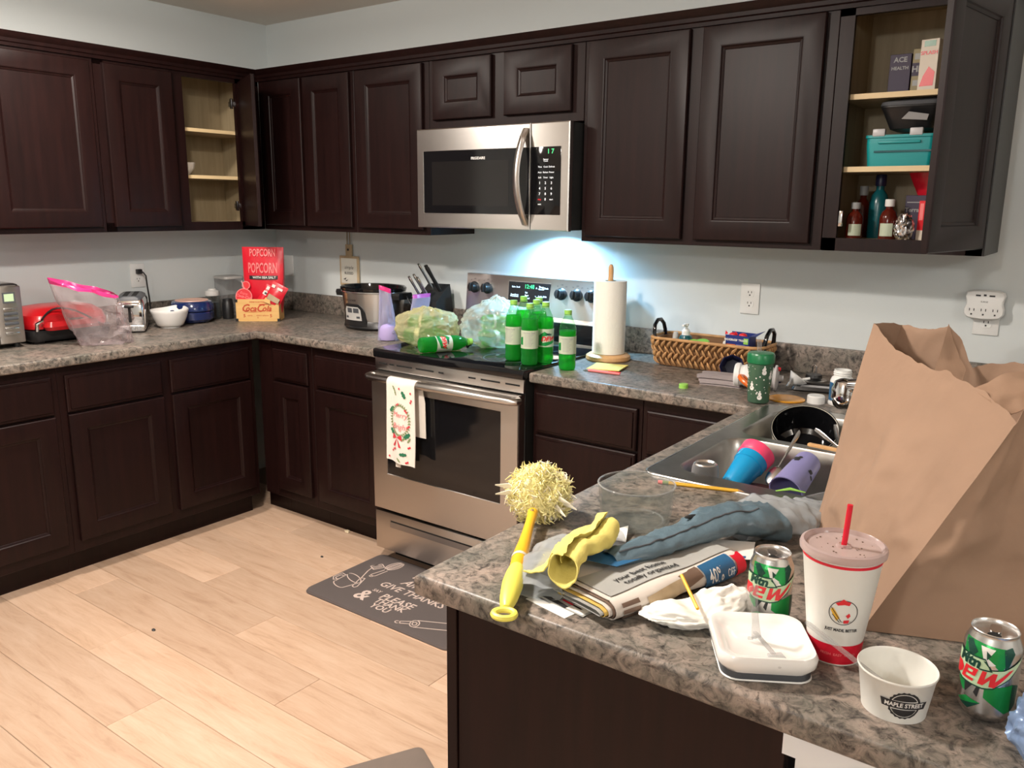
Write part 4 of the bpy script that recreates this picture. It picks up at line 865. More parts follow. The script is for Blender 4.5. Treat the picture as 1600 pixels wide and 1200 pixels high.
def leaf(cx, cz, ln, wd, a):
    return [(cx+cos(a)*ln*p-sin(a)*wd*q, cz+sin(a)*ln*p+cos(a)*wd*q) for p, q in ((-.5, 0), (-.3, .42), (-.12, .3), (.05, .5), (.22, .3), (.38, .36), (.5, 0), (.38, -.36), (.22, -.3), (.05, -.5), (-.12, -.3), (-.3, -.42))]
for (x, z, l_, w_, a) in ((.020, -.040, .034, .018, -1.0), (-.046, -.105, .030, .018, .9), (-.040, -.195, .036, .018, -.9), (.036, -.200, .036, .020, .7), (.020, -.275, .034, .016, .1)): part('holly_leaf', MB().decal(leaf(x, z, l_, w_, a), tp, .02), 'holly', tw, 0)
b = MB()
for k in range(34):
    a = 2*pi*k/34; x, z = .048*cos(a), -.142+.062*sin(a); b.decal([(x+.009*cos(a+d_), z+.009*sin(a+d_)) for d_ in (0.6, 2.0, 3.4)], tp, .02)
for (x, z, a) in ((-.034, -.02, -1), (-.026, -.035, -1.2), (.02, -.215, .6), (.045, -.215, 1), (0.0, -.30, -.6)): b.decal(leaf(x, z, .024, .009, a), tp, .02)
part('sprigs', b, 'sprig', tw, 0, kind='stuff')
b = MB()
for (x, z) in ((-.002, -.018), (.055, -.03), (.058, -.058), (.054, -.066), (-.008, -.080), (-.016, -.084), (.028, -.100), (.034, -.106), (.04, -.165), (.046, -.160), (-.03, -.262), (-.038, -.270), (-.022, -.258), (.044, -.245), (.05, -.242), (-.06, -.300), (.036, -.305), (.042, -.302)): b.decal([(x+.0045*cos(k), z+.0045*sin(k)) for k in (0, 1, 2, 3, 4, 5)], lambda p, q: tp(p, q, .0026), .02)
part('berries', b, 'clothr', tw, 0, kind='stuff')
b = MB().text('Merry', .030, lambda p, q: tp(p, q, .0026), shear=.25, at=(0, -.122)).text('Bright', .032, lambda p, q: tp(p, q, .0026), shear=.25, at=(0, -.168)); part('lettering', b, 'salmon', tw, 0)
b = MB()
for s_ in (-1, 1): b.decal([(-.012+0*s_, -.212), (-.012+s_*.024, -.198), (-.012+s_*.028, -.222)], lambda p, q: tp(p, q, .0028), .02); b.decal([(-.012, -.214), (-.012+s_*.024, -.248), (-.012+s_*.012, -.250)], lambda p, q: tp(p, q, .0028), .02)
part('bow', b, 'clothr', tw, 0, kind='stuff')
part('care_tag', MB().box(-.035, -.008, -.020, -.0185, -.345, -.300), 'clothw', tw, 0)

# floor
mt = thing('kitchen_mat', 'charcoal cushioned kitchen mat with chalk lettering in front of the oven', 'mat', (1.823, -0.868, 0.0))
part('pad', MB().loft([rrect(.752, .436, .03, 5, 0, 0, 0.0002), rrect(.756, .44, .032, 5, 0, 0, .004), rrect(.746, .43, .03, 5, 0, 0, .012), rrect(.73, .414, .026, 5, 0, 0, .013)]), 'rubber', mt)
fq = lambda x, y: Vector((x, y, .0136))
for s, sz, x, y, sh_, bo in (('Home', .070, -.02, .135, .25, .001), ('Always', .062, -.02, .066, .3, .001), ('GIVE THANKS', .056, .0, .003, .1, .0008), ('SAY', .026, -.130, -.055, 0, .0004), ('PLEASE', .056, -.005, -.072, .1, .001), ('THANK', .046, -.005, -.112, .0, .001), ('YOU', .046, -.02, -.150, .0, .001), ('&', .105, -.150, -.112, 0, .002)): part('lettering', MB().text(s, sz, fq, shear=sh_, at=(x, y), bold=bo, sx=.95), 'chalk', mt, 0)
def lines(paths, wd=.0022):
    b = MB()
    for P in paths:
        for (x0, y0), (x1, y1) in zip(P, P[1:]):
            d = Vector((x1-x0, y1-y0)); n = Vector((-d.y, d.x)).normalized()*wd
            b.mesh([fq(x0+n.x, y0+n.y), fq(x1+n.x, y1+n.y), fq(x1-n.x, y1-n.y), fq(x0-n.x, y0-n.y)], [(0, 1, 2, 3)])
    return b
def el(cx, cy, a, b_, t0=0, t1=2*pi, n=18, r=0): return [(cx+a*cos(t)*cos(r)-b_*sin(t)*sin(r), cy+a*cos(t)*sin(r)+b_*sin(t)*cos(r)) for t in [t0+(t1-t0)*k/n for k in range(n+1)]]
wh = [el(-.235, .150, .045, .026, R(0), R(360), 18, R(80))]+[el(-.235, .150, .045, k, 0, 2*pi, 14, R(80)) for k in (.006, .015)]+[[(-.243, .100), (-.258, .035), (-.247, .028), (-.234, .035), (-.227, .100)], el(-.247, .026, .008, .006)]
part('whisk_drawing', lines(wh), 'chalk', mt, 0)
part('spatula_drawing', lines([[(-.292, .135), (-.262, .118), (-.283, .075), (-.318, .092), (-.292, .135)], [(-.300, .120), (-.315, .100)], [(-.285, .125), (-.304, .088)], [(-.276, .12), (-.292, .082)], [(-.300, .082), (-.292, .050), (-.262, -.02)], [(-.268, -.012), (-.240, -.085), (-.226, -.088), (-.222, -.075), (-.250, -.005), (-.268, -.012)]]), 'chalk', mt, 0)
part('measuring_cup_drawing', lines([el(-.288, -.030, .052, .020, 0, 2*pi, 18, R(-20)), [(-.337, -.012), (-.330, -.092)], [(-.240, -.05), (-.262, -.118)], el(-.297, -.105, .036, .014, pi, 2*pi, 12, R(-18)), [(-.335, -.03), (-.362, -.025), (-.366, -.07), (-.345, -.09), (-.333, -.07)], [(-.33, -.04), (-.352, -.04), (-.354, -.07), (-.332, -.08)]]), 'chalk', mt, 0)
part('rolling_pin_drawing', lines([[(.105, -.180), (.145, -.152), (.165, -.150)], [(.110, -.192), (.155, -.168)], el(.106, -.186, .010, .008), el(.165, -.158, .018, .024, 0, 2*pi, 14, R(30)), el(.165, -.158, .009, .012, 0, 2*pi, 10, R(30)), [(.158, -.134), (.31, -.06)], [(.178, -.180), (.34, -.10)], el(.325, -.08, .018, .024, 0, 2*pi, 14, R(30))]), 'chalk', mt, 0)
d_ = Vector((2.517-2.378, -1.434+1.695)).normalized(); n_ = Vector((d_.y, -d_.x))
c_ = Vector((2.378, -1.695))-d_*.55+n_*.38
single('floor_mat', MB().loft([rrect(.76, 1.5, .02, 3, 0, 0, .0002), rrect(.76, 1.5, .02, 3, 0, 0, .006), rrect(.75, 1.49, .02, 3, 0, 0, .008)]), 'taupe', 'plain taupe floor mat beside the end of the peninsula', 'mat', (c_.x, c_.y, 0), atan2(n_.y, n_.x))
for n__, lab, x, y, s_ in (('crumb', 'pale scrap of paper on the floor by the toe kick near the oven', 1.13, -.560, .016), ('crumb', 'tiny dark speck on the wood floor in the open middle', 1.261, -1.61, .009), ('crumb', 'tiny dark crumb on the wood floor near the corner cabinet', 1.25, -.82, .008)):
    single(n__, MB().ico(s_, 1, None, lambda c: Vector((c.x*(1+.5*noise.noise(c*90)), c.y*.7*(1+.6*noise.noise(c*70+Vector((3, 0, 0)))), max(0.0002-0*c.x, c.z*.5+s_*.3)))), 'scrap' if s_ > .01 else 'ink', lab, 'crumb', (x, y, 0.0003))

# ================================================================== inside the wall cabinets
single('small_bowl', MB().lathe([(0, .004), (.026, .0), (.030, .004), (.050, .030), (.056, .056), (.053, .058), (.046, .032), (.028, .010), (0, .008)], 28), 'ivory', 'small cream bowl alone on a shelf of the open corner cabinet', 'bowl', (0.215, -0.690, 1.6304))
def bx(name, label, cat, loc, rz, w_, d_, h_, m_, decs, group=None):
    t = thing(name, label, cat, loc, rz, group); part('carton', MB().box(-w_/2, w_/2, 0, d_, 0, h_, .0008, seg=1), m_, t, 0)
    f = lambda x, z: Vector((x, -.0007, z)); f2 = lambda x, z: Vector((x, -.0012, z))
    for dm, kind, a in decs:
        if kind == 'p': part('print', MB().decal(a, f, 1), dm, t, 0)
        else: part('lettering', MB().text(a[0], a[1], f2, at=a[2], bold=a[1]*.03), dm, t, 0)
    return t
bx('tea_box', 'dark purple box on the top shelf of the open end cabinet', 'box', (3.268, -.215, 1.8452), 0, .060, .10, .115, 'purplebox', [('grey', 't', ('ACE', .020, (0, .098))), ('grey', 't', ('HEALTH', .013, (0, .074)))])
bx('tea_box', 'tan and purple box between the dark box and watermelon carton', 'box', (3.326, -.220, 1.8452), 0, .046, .10, .125, 'tanbox', [('purplebox', 'p', [(-.023, .048), (.023, .048), (.023, .085), (-.023, .085)]), ('grey', 't', ('HEX', .024, (0, .067))), ('grey', 'p', [(-.018, .095), (.018, .095), (.018, .112), (-.018, .112)]), ('grey', 'p', [(-.018, .02), (.018, .02), (.018, .036), (-.018, .036)])])
bx('drink_carton', 'cream carton with a watermelon slice on the top shelf', 'box', (3.355, -.262, 1.8452), R(-8), .050, .030, .142, 'creambox', [('greenl', 'p', [(-.016, .122), (.016, .122), (.016, .138), (-.016, .138)]), ('redm', 'p', [(-.020, .012), (.018, .012), (.020, .050), (.002, .066), (-.012, .040)]), ('redm', 't', ('SPLASH', .014, (0, .104)))])
t = thing('storage_bin', 'teal plastic storage bin on the middle shelf of the open end cabinet', 'bin', (3.300, -.265, 1.6304), 0)
part('tub', MB().loft([rrect(.180, .20, .012, 3, 0, .10, 0), rrect(.192, .21, .014, 3, 0, .10, .062), rrect(.192, .21, .014, 3, 0, .10, .082), rrect(.200, .218, .015, 3, 0, .10, .084), rrect(.200, .218, .015, 3, 0, .10, .092), rrect(.186, .205, .013, 3, 0, .10, .092), rrect(.176, .196, .012, 3, 0, .10, .005)]), 'teal', t)
part('front_rib', MB().box(-.06, .06, -.0125, -.005, .066, .074, .002), 'teal', t); part('front_recess', MB().box(-.07, .09, -.008, -.0035, .0405, .046), 'tealb', t, 0)
for x in (-.06, .045): part('clip', MB().box(x-.018, x+.018, -.012, .004, .088, .110, .003), 'greyl', t)
t = thing('tray_stack', 'black lidded container resting on the teal bin', 'container', (3.318, -.255, 1.7410), 0)
part('tray', MB().loft([rrect(.12, .15, .02, 3, 0, .09, 0), rrect(.165, .19, .025, 3, 0, .09, .055), rrect(.175, .20, .028, 3, 0, .09, .062), rrect(.172, .197, .027, 3, 0, .09, .070)]), 'black', t)
part('lid', MB().loft([rrect(.178, .203, .028, 3, 0, .09, .067), rrect(.172, .197, .026, 3, 0, .09, .078), rrect(.09, .14, .02, 3, .03, .09, .090)]), 'greyd', t)
part('label', MB().decal([(-.02, .026), (.05, .020), (.055, .036), (.0, .046)], lambda x, z: Vector((x, -.013+(.03-z)*.3, z)), 1), 'grey', t, 0)
def med(label, loc, h_, r, m_, capm, lab=True, group=None):
    t = thing('medicine_bottle', label, 'bottle', loc, R(20), group)
    part('bottle_body', MB().lathe([(0, 0), (r*.95, 0), (r, .003), (r, h_*.55), (r*.8, h_*.68), (r*.42, h_*.76), (r*.42, h_*.85), (0, h_*.85)], 20), m_, t)
    part('syrup', MB().lathe([(0, .003), (r*.92, .003), (r*.92, h_*.5), (0, h_*.5)], 16), 'coffee', t)
    part('cap', MB().lathe([(r*.52, h_*.82), (r*.55, h_*.84), (r*.55, h_*.985), (r*.5, h_), (0, h_)], 20), capm, t)
    if lab: part('label', MB().decal([(-r*.8, -h_*.16), (r*.8, -h_*.16), (r*.8, h_*.16), (-r*.8, h_*.16)], cyl(r, R(-90) if lab is True else R(lab), h_*.24, .0005), .01), 'petl' if m_ != 'grey' else 'ink', t, 0)
    return t
ZF = 1.4102
med('white capped amber medicine bottle at the cabinet floor by the stile', (3.184, -.235, ZF), .112, .026, 'amberb', 'grey')
med('taller grey capped bottle at the back corner of the open end cabinet', (3.176, -.120, ZF), .165, .024, 'amberb', 'grey', False)
med('tall teal pump bottle at the back of the open end cabinet', (3.232, -.150, ZF), .20, .030, 'tealb', 'navym', False)
med('white capped dark syrup bottle in the middle of the bottom shelf', (3.284, -.235, ZF), .122, .026, 'amberb', 'plast', -110)
t = bx('carton', 'dark blue carton behind the foil wrapper on the bottom shelf', 'box', (3.345, -.175, ZF), R(-5), .06, .06, .135, 'purplebox', [('grey', 't', ('Terrace', .018, (0, .09))), ('grey', 'p', [(-.025, .112), (.02, .112), (.02, .115), (-.025, .115)])])
bx('carton', 'narrow red carton at the edge of the bottom shelf', 'box', (3.378, -.245, ZF), R(-25), .022, .045, .118, 'redm', [('salmon', 'p', [(-.006, .06), (.006, .06), (.006, .11), (-.006, .11)]), ('creambox', 'p', [(-.011, 0), (.011, 0), (.011, .03), (-.011, .03)])])
def crum(c, s=9, a=.35): return Vector((c.x, c.y, c.z))*(1+a*crease(c.normalized(), 1.0*s/4, (s, 0, 0))-.1)
single('foil_wrapper', MB().ico(.032, 4, None, lambda c: (lambda p: Vector((p.x*.8, p.y*.8, max(.0006, p.z*1.25+.036))))(crum(c, 9))), 'silverw', 'crumpled shiny wrapper standing at the front of the bottom shelf', 'wrapper', (3.336, -.262, ZF))
single('chip_bag', MB().loft([[(x*s_, y*d_-k*.02, .090+k*.06) for x, y in ((-.05, 0), (-.02, -1), (.02, -1), (.05, 0), (.02, 1), (-.02, 1))] for k, (s_, d_) in enumerate(((.5, .014), (.9, .012), (1.1, .002)))], T(0, 0, .012)), 'redf', 'shiny red topped snack bag perched on the dark blue carton', 'snack bag', (3.363, -.135, ZF+.0335), R(-20))
# ================================================================== counter between range and sink
t = thing('paper_towel_holder', 'wooden paper towel holder with a near-full white roll', 'paper towel', (2.306, -0.237, H))
part('base', MB().lathe([(0, 0), (.084, 0), (.088, .006), (.086, .018), (.074, .026), (0, .026)], 40), 'beech', t)
part('post', MB().lathe([(.0105, .02), (.0105, .350), (.0095, .362), (.006, .370), (0, .372)], 20), 'beech', t)
rl_ = part('roll', MB().grid(72, 30, lambda u, v: ((.0635+.0006*noise.noise(Vector((cos(2*pi*u)*40, sin(2*pi*u)*40, v*90))))*cos(2*pi*u), (.0635+.0006*noise.noise(Vector((cos(2*pi*u)*40, sin(2*pi*u)*40, v*90))))*sin(2*pi*u), .028+.280*v), cu=True).lathe([(.0635, .028), (.020, .028), (.020, .308), (.0615, .3085), (.0635, .308)], 40), 'towelp', t)
part('core', MB().lathe([(.0205, .03), (.0205, .3092), (.018, .3092), (.018, .03)], 24), 'tanbox', rl_)
t = thing('notepad', 'yellow note sheet lying at the foot of the paper towel holder', 'notepad', (2.395, -0.395, H), R(12))
part('sheet', MB().grid(8, 8, lambda u, v: ((u-.5)*.125, (v-.5)*.115, .0045+.006*max(0, v-.6)*(1-u)+.003*u*u)).solid(.0035), 'yellowp', t)
part('writing', MB().text('milk  eggs', .014, lambda x, y: Vector((x, y, .0105)), at=(-.005, .025), shear=.3).text('call mom', .012, lambda x, y: Vector((x, y, .0098)), at=(0, .0), shear=.3), 'ochre' if 'ochre' in M else 'yb', t, 0, kind='stuff')
t = thing('pen', 'red ballpoint pen lying in front of the yellow note', 'pen', (2.432, -0.490, H+.0052), R(4))
part('barrel', MB().tube([(-.06, 0, 0), (.05, 0, 0), (.065, 0, 0)], [.005, .005, .0045], 10), 'salmon', t); part('clip', MB().box(.02, .068, -.001, .001, .004, .0065), 'redm', t); part('tip', MB().tube([(-.082, 0, -.0035), (-.06, 0, 0)], [.0012, .0045], 10), 'chromer', t)
single('bottle_cap', MB().lathe([(0, .0145), (.0135, .0145), (.0152, .0125), (.0152, 0), (.0135, 0), (.0135, .011), (0, .011)], 28), 'limec', 'loose lime green bottle cap alone on the counter before the wicker basket', 'bottle cap', (2.765, -0.535, H))
# woven basket
bk = thing('wicker_basket', 'long braided wicker basket with black loop handles', 'basket', (2.690, -0.135, H))
BW, BD, BH = .400, .165, .100
def bring(f, z, i=0): return rrect(BW*(1+.10*f)-2*i, BD*(1+.12*f)-2*i, .045, 6, 0, 0, z)
part('inner_wall', MB().loft([bring(0, 0.002, .006), bring(.5, .05, .008), bring(1, BH, .010), bring(1, BH, .016), bring(.5, .05, .016), bring(0, .010, .014)]), 'wickerd', bk)
def bperim(s, f):
    P = [Vector(q[:2]) for q in bring(f, 0)]; P.append(P[0]); tot = sum((b-a).length for a, b in zip(P, P[1:])); s = s % 1*tot
    for a, b in zip(P, P[1:]):
        l = (b-a).length
        if s <= l: d = (b-a)/max(l, 1e-9); return a+d*s, Vector((d.y, -d.x))
        s -= l
    return P[0], Vector((1, 0))
rows = 4; ncol = 46
for r in range(rows):
    b = MB(); sg = 1 if r % 2 else -1
    for c_ in range(ncol):
        z0 = .004+r*(BH-.012)/rows; pts = []; jit = .12*noise.noise(Vector((c_*1.7, r*3.1, 0)))
        for k in range(6):
            tt = k/5; f = (z0+tt*.031)/BH; p, n = bperim((c_+.5*(r % 2)+sg*(.85*(tt-.5))+jit)/ncol, f)
            o_ = .0055*sin(pi*tt)-.002; pts.append((p.x+n.x*o_, p.y+n.y*o_, z0+tt*.031))
        b.tube(pts, [.0010, .0050, .0072, .0072, .0050, .0010], 7, flat=.62)
    part('woven_row', b, 'wicker', bk, 60, kind='stuff')
part('rim', MB().loft([[(p.x+n.x*.006*cos(a), p.y+n.y*.006*cos(a), BH+.004+.006*sin(a)) for a in [2*pi*k/8 for k in range(8)]] for p, n in [bperim(i/60, 1) for i in range(61)]], None, False, False), 'wicker', bk)
for s_ in (-1, 1):
    x = s_*(BW*1.1/2-.004)
    part('handle', MB().tube([(x-.004*s_, -.046, BH-.012), (x, -.046, BH+.02), (x+.003*s_, -.038, BH+.045), (x+.004*s_, -.014, BH+.062), (x+.004*s_, .014, BH+.062), (x+.003*s_, .038, BH+.045), (x, .046, BH+.02), (x-.004*s_, .046, BH-.012)], .0075, 10), 'blackg', bk)
BZf = H+.0105
t = thing('soap_bottle', 'teal soap bottle with a white pump standing in the wicker basket', 'bottle', (2.590, -0.150, BZf))
part('bottle_body', MB().lathe([(0, 0), (.026, 0), (.028, .004), (.028, .088), (.022, .102), (.013, .106), (0, .106)], 24), 'tealb', t)
part('pump', MB().lathe([(.0155, .104), (.0155, .120), (.012, .124), (.011, .128), (.0065, .129), (.0065, .138), (.0095, .139), (.0095, .148), (0, .149)], 18).box(-.005, .005, -.030, 0, .139, .147, .002), 'plast', t)
single('snap_lid', MB().lathe([(0, .008), (.026, .008), (.029, .004), (.029, 0), (0, 0)], 28, X(R(14)) @ Z(0)), 'lime', 'larger lime green lid poking over the basket rim', 'lid', (2.662, -0.165, BZf+.082))
single('snap_lid', MB().lathe([(0, .008), (.018, .008), (.021, .004), (.021, 0), (0, 0)], 28, X(R(18))), 'lime', 'smaller lime green lid between the soap bottle and larger lid', 'lid', (2.630, -0.172, BZf+.080))
t = thing('tall_container', 'dark container filling the middle of the wicker basket under the lime lids', 'container', (2.648, -0.160, BZf))
part('tub', MB().loft([rrect(.07, .05, .01, 3, 0, 0, 0), rrect(.075, .055, .012, 3, 0, 0, .070)]), 'wickerd', t)
t = thing('pod_carton', 'torn-open blue and yellow carton standing in the wicker basket', 'box', (2.800, -0.170, BZf), R(-4))
c_w, c_d, c_h = .094, .055, .125
part('carton', MB().box(-c_w/2, c_w/2, 0, .0015, 0, c_h).box(-c_w/2, c_w/2, c_d-.0015, c_d, 0, c_h+.006).box(-c_w/2, -c_w/2+.0015, 0, c_d, 0, c_h-.006).box(c_w/2-.0015, c_w/2, 0, c_d, 0, c_h).box(-c_w/2, c_w/2, 0, c_d, 0, .0015), 'bluebox', t, 0)
part('flap', MB().mesh([(c_w/2, 0, c_h), (c_w/2, c_d, c_h+.004), (c_w/2+.03, c_d+.004, c_h+.016), (c_w/2+.022, .006, c_h+.002)], [(0, 1, 2, 3)]).solid(.0012), 'bluebox', t, 0)
f = lambda x, z: Vector((x, -.0006, z)); f2 = lambda x, z: Vector((x, -.0011, z)); f3 = lambda x, z: Vector((x, -.0016, z))
part('print', MB().decal([(-c_w/2, .02), (c_w/2, .02), (c_w/2, .066), (.015, .072), (-.02, .071), (-c_w/2, .066)], f, 1), 'yellowpr', t, 0)
part('print', MB().decal([(-.042, .080), (-.006, .080), (-.006, .092), (-.042, .092)], f, 1), 'orange', t, 0); part('print', MB().decal([(-.003, .080), (.030, .080), (.030, .092), (-.003, .092)], f, 1), 'lav', t, 0); part('print', MB().decal([(.024, .096), (.042, .096), (.042, .117), (.024, .117)], f, 1), 'limec', t, 0)
part('lettering', MB().text('Jingo', .030, f2, shear=.25, bold=.0010, at=(.004, .050)), 'paperw', t, 0)
part('lettering', MB().text('BIG GRAB', .011, f2, at=(-.026, .108), bold=.0003).text('CANDY TREATS', .010, f2, at=(.003, .108), bold=.0003), 'paperw', t, 0, kind='stuff')
for n_, x, m_ in (('wrapped_sweet', -.025, 'redm'), ('wrapped_sweet', .012, 'redm')):
    single(n_, MB().ico(.013, 2, None, lambda c: Vector((c.x*1.3*(1+.3*noise.noise(c*90)), c.y, c.z*.8))).mesh([(-.02, 0, .004), (-.032, .004, .014), (-.030, -.006, .0), ], [(0, 1, 2)]), m_, 'red wrapped sweet sticking out of the carton%s' % ('' if x < 0 else ' nearer its torn flap'), 'sweet', (2.800+x, -0.145, BZf+.122))
single('paper_slip', MB().mesh([(-.02, 0, 0), (.012, 0, 0), (.008, .004, .105), (.0, .004, .10)], [(0, 1, 2, 3)]).solid(.001), 'paperw', 'white paper slip standing against the blue and yellow carton', 'paper', (2.750, -0.178, BZf), R(10))
single('travel_tube', MB().lathe([(0, 0), (.010, 0), (.011, .003), (.011, .10), (.008, .112), (0, .113)], 16), 'greyp', 'small grey tube at the handle end of the wicker basket', 'tube', (2.548, -0.150, BZf))

# clutter by the sink
t = thing('hand_towel', 'folded grey kitchen towel lying in front of the basket end', 'towel', (2.842, -0.385, H), R(8))
for k in range(4):
    part('fold', MB().grid(10, 14, lambda u, v: Vector(((u-.5)*.135-.004*k+.004*sin(v*9+k), (v-.5)*.105*(1-.03*k), .002+k*.0092+.003*sin(pi*u)*.5+.0015*sin(v*6+k*2)-.004*max(0, abs(u-.5)-.42)*8*.3))).solid(.0075), 'greycl', t, 60)
t = thing('plastic_cup', 'navy faceted plastic cup tipped on its side by the basket', 'cup', (2.838, -0.302, H+.0445), 0, rot=(R(80), 0, R(20)))
part('cup_body', MB().lathe([(0, -.06), (.026, -.06), (.030, -.056), (.041, .018), (.044, .020), (.042, .022), (.037, .016), (.026, -.052), (0, -.054)], 8), 'navym', t, 15)
part('rim_print', MB().lathe([(.0415, .012), (.0440, .0165), (.0441, .0178)], 8, None, R(200), R(300)), 'orange', t, 15)
t = thing('sippy_jug', 'white plastic jug lying on its side with an orange ring handle', 'jug', (2.965, -0.395, H+.0425), 0, rot=(0, R(90), R(12)))
part('jug_body', MB().lathe([(0, -.075), (.036, -.075), (.040, -.070), (.0405, -.058), (.034, -.054), (.034, -.046), (.037, -.042), (.036, .045), (.030, .050), (0, .050)], 32), 'plast', t)
part('flange', MB().lathe([(.030, .050), (.0425, .054), (.0425, .060), (.030, .064), (0, .066)], 32), 'greyl', t)
part('spout', MB().lathe([(.012, .062), (.010, .080), (.0, .082)], 16), 'greyl', t); part('spout_tip', MB().lathe([(.0, .092), (.006, .090), (.008, .080), (0, .080)], 14, T(-.03, 0, -.02)), 'redm', t)
part('ring_handle', MB().tube([(.034*cos(a)*.62+.028, -.044+.030*sin(a), -.015+.034*cos(a)) for a in [2*pi*k/20 for k in range(21)]], .0085, 10, T(-.012, -.012, 0)), 'orange', t, label='orange ring handle')
t = thing('straw_tumbler', 'green patterned tumbler with a dark green lid and clear straw', 'tumbler', (3.036, -0.582, H))
tprof = [(.0305, .003), (.0325, .006), (.0385, .128), (.0390, .134)]
part('tumbler_body', MB().lathe([(0, .003)]+tprof+[(.0365, .134), (.0300, .008), (0, .008)], 36), 'tumb', t)
part('lid', MB().lathe([(.0385, .124), (.0412, .127), (.0415, .150), (.038, .156), (0, .158)], 36), 'greenl', t)
part('straw', MB().tube([(-.006, .0, .150), (-.008, -.002, .185), (-.009, -.003, .196)], .0068, 10), 'cplas', t)
tf_ = interp(tprof); b = MB()
random.seed(4)
for k in range(46):
    a, z = random.uniform(-pi, 0.6), random.uniform(.03, .118); s_ = random.choice((.0012, .0018, .0026)); b.decal([(s_*cos(q), s_*sin(q)) for q in (0, 1.25, 2.5, 3.8, 5.0)], cyl(lambda zz: tf_(max(.004, min(.133, zz))), a, z), 1)
for a, z in ((-2.6, .085), (-1.25, .022), (-.35, .085), (-1.0, .10), (-2.0, .05)):
    for dz, rr in ((0, .0075), (.011, .0052), (.0185, .0026)): b.decal([(rr*cos(q), dz+rr*sin(q)) for q in [2*pi*k/10 for k in range(10)]], cyl(lambda zz: tf_(max(.004, min(.133, zz))), R(-62)+a+1.2, z), 1)
part('pattern', b, 'paperw', t, 0, kind='stuff', label='white dots and rounded shapes')
t = thing('scoop_funnel', 'small white plastic funnel lying beside the green tumbler', 'funnel', (3.050, -0.310, H+.001), R(28))
part('bowl', MB().lathe([(.012, .004), (.030, .030), (.046, .052), (.044, .053), (.028, .033), (.010, .007)], 28, T(0, 0, .010) @ Y(R(38)) @ Matrix.Scale(.74, 4) @ T(0, 0, -.004)), 'plast', t); part('lip', MB().tube([(.034, 0, .030), (.058, 0, .034)], .004, 8), 'plast', t); part('stem', MB().tube([(-.004, 0, .018), (-.012, -.004, .004)], .006, 10), 'plast', t)
t = thing('sink_strainer', 'metal sink strainer with a dark rubber plug by the backsplash', 'strainer', (3.080, -0.165, H))
part('flange', MB().lathe([(0, .008), (.020, .008), (.036, .012), (.044, .010), (.044, .007), (.034, .004), (.020, 0), (0, 0)], 32), 'chromer', t); part('plug', MB().lathe([(.024, .010), (.028, .018), (.026, .028), (.010, .031), (0, .031)], 24), 'black', t); part('knob', MB().tube([(-.006, 0, .03), (-.006, 0, .055), (0, 0, .061), (.006, 0, .055), (.006, 0, .03)], .002, 8), 'chrome', t)
t = thing('takeout_lid', 'flat black plastic tray lid with a torn grey label by the sink', 'lid', (3.150, -0.285, H), R(14))
part('tray', MB().loft([rrect(.19, .085, .01, 3, 0, 0, 0), rrect(.20, .095, .012, 3, 0, 0, .006), rrect(.19, .085, .01, 3, 0, 0, .016), rrect(.17, .07, .008, 3, 0, 0, .016), rrect(.16, .06, .008, 3, 0, 0, .010)]), 'black', t)
part('label', MB().decal([(-.075, -.022), (-.02, -.026), (.03, -.018), (.07, -.022), (.072, .022), (-.07, .024)], lambda x, y: Vector((x, y, .0108)), 1), 'greyl', t, 0)
single('blue_cap', MB().lathe([(0, 0), (.010, 0), (.010, .018), (.006, .024), (0, .024)], 14), 'navym', 'tiny navy cap behind the white jug flange', 'cap', (2.985, -0.250, H))
single('amber_lid', MB().lathe([(0, .004), (.040, .004), (.050, .006), (.056, .004), (.056, .001), (.040, 0), (0, 0)], 40), 'amber', 'thin amber plastic lid lying flat by the tumbler', 'lid', (3.094, -0.490, H), smooth=50)
single('white_cap', MB().lathe([(0, .024), (.024, .024), (.0262, .021), (.0265, 0), (.024, 0), (.024, .020), (0, .020)], 36), 'plast', 'round white screw cap beside the open pill bottle', 'cap', (3.180, -0.475, H))
t = thing('pill_bottle', 'open white pill bottle with a blue label edge behind the sink', 'bottle', (3.248, -0.458, H))
part('bottle_body', MB().lathe([(0, .001), (.034, .001), (.036, .004), (.036, .010), (.034, .012), (.034, .076), (.030, .086), (.025, .090), (.025, .094), (.027, .096), (.025, .099), (.027, .102), (.025, .106), (.025, .110), (.022, .110), (.022, .092), (0, .08)], 36), 'plast', t)
part('label', MB().decal([(-.012, -.028), (.012, -.028), (.012, .028), (-.012, .028)], cyl(.034, R(-140), .044), .005), 'blue', t, 40)
b = MB()
for k in range(5): b.decal([(.018, .02-k*.009), (.040-(k % 2)*.008, .02-k*.009), (.040-(k % 2)*.008, .0222-k*.009), (.018, .0222-k*.009)], cyl(.034, R(-140), .044), .006)
part('print', b, 'grey', t, 0, kind='stuff')

# ================================================================== sink
sk = thing('sink', 'double-bowl stainless kitchen sink set in the peninsula worktop', 'sink', (3.355, -1.01, H))
def SP(n, mb, m, **k): return part(n, mb, m, sk, world=True, **k)
b = MB(); bm = b.bm
B1 = (3.300, -1.190, .355, .350); B2 = (3.300, -0.815, .355, .330)
def ringv(P): 
    V = b._v(P); return V, [bm.edges.new((V[i], V[(i+1) % len(V)])) for i in range(len(V))]
Vo, Eo = ringv(rrect(.548, .818, .028, 6, 3.3545, -1.012, H+.0045)); V1, E1 = ringv(rrect(B1[2], B1[3], .055, 7, B1[0], B1[1], H+.0035)); V2, E2 = ringv(rrect(B2[2], B2[3], .055, 7, B2[0], B2[1], H+.0035))
bmesh.ops.triangle_fill(bm, use_beauty=True, use_dissolve=False, edges=Eo+E1+E2)
SP('deck', b, 'sinkm', smooth=30)
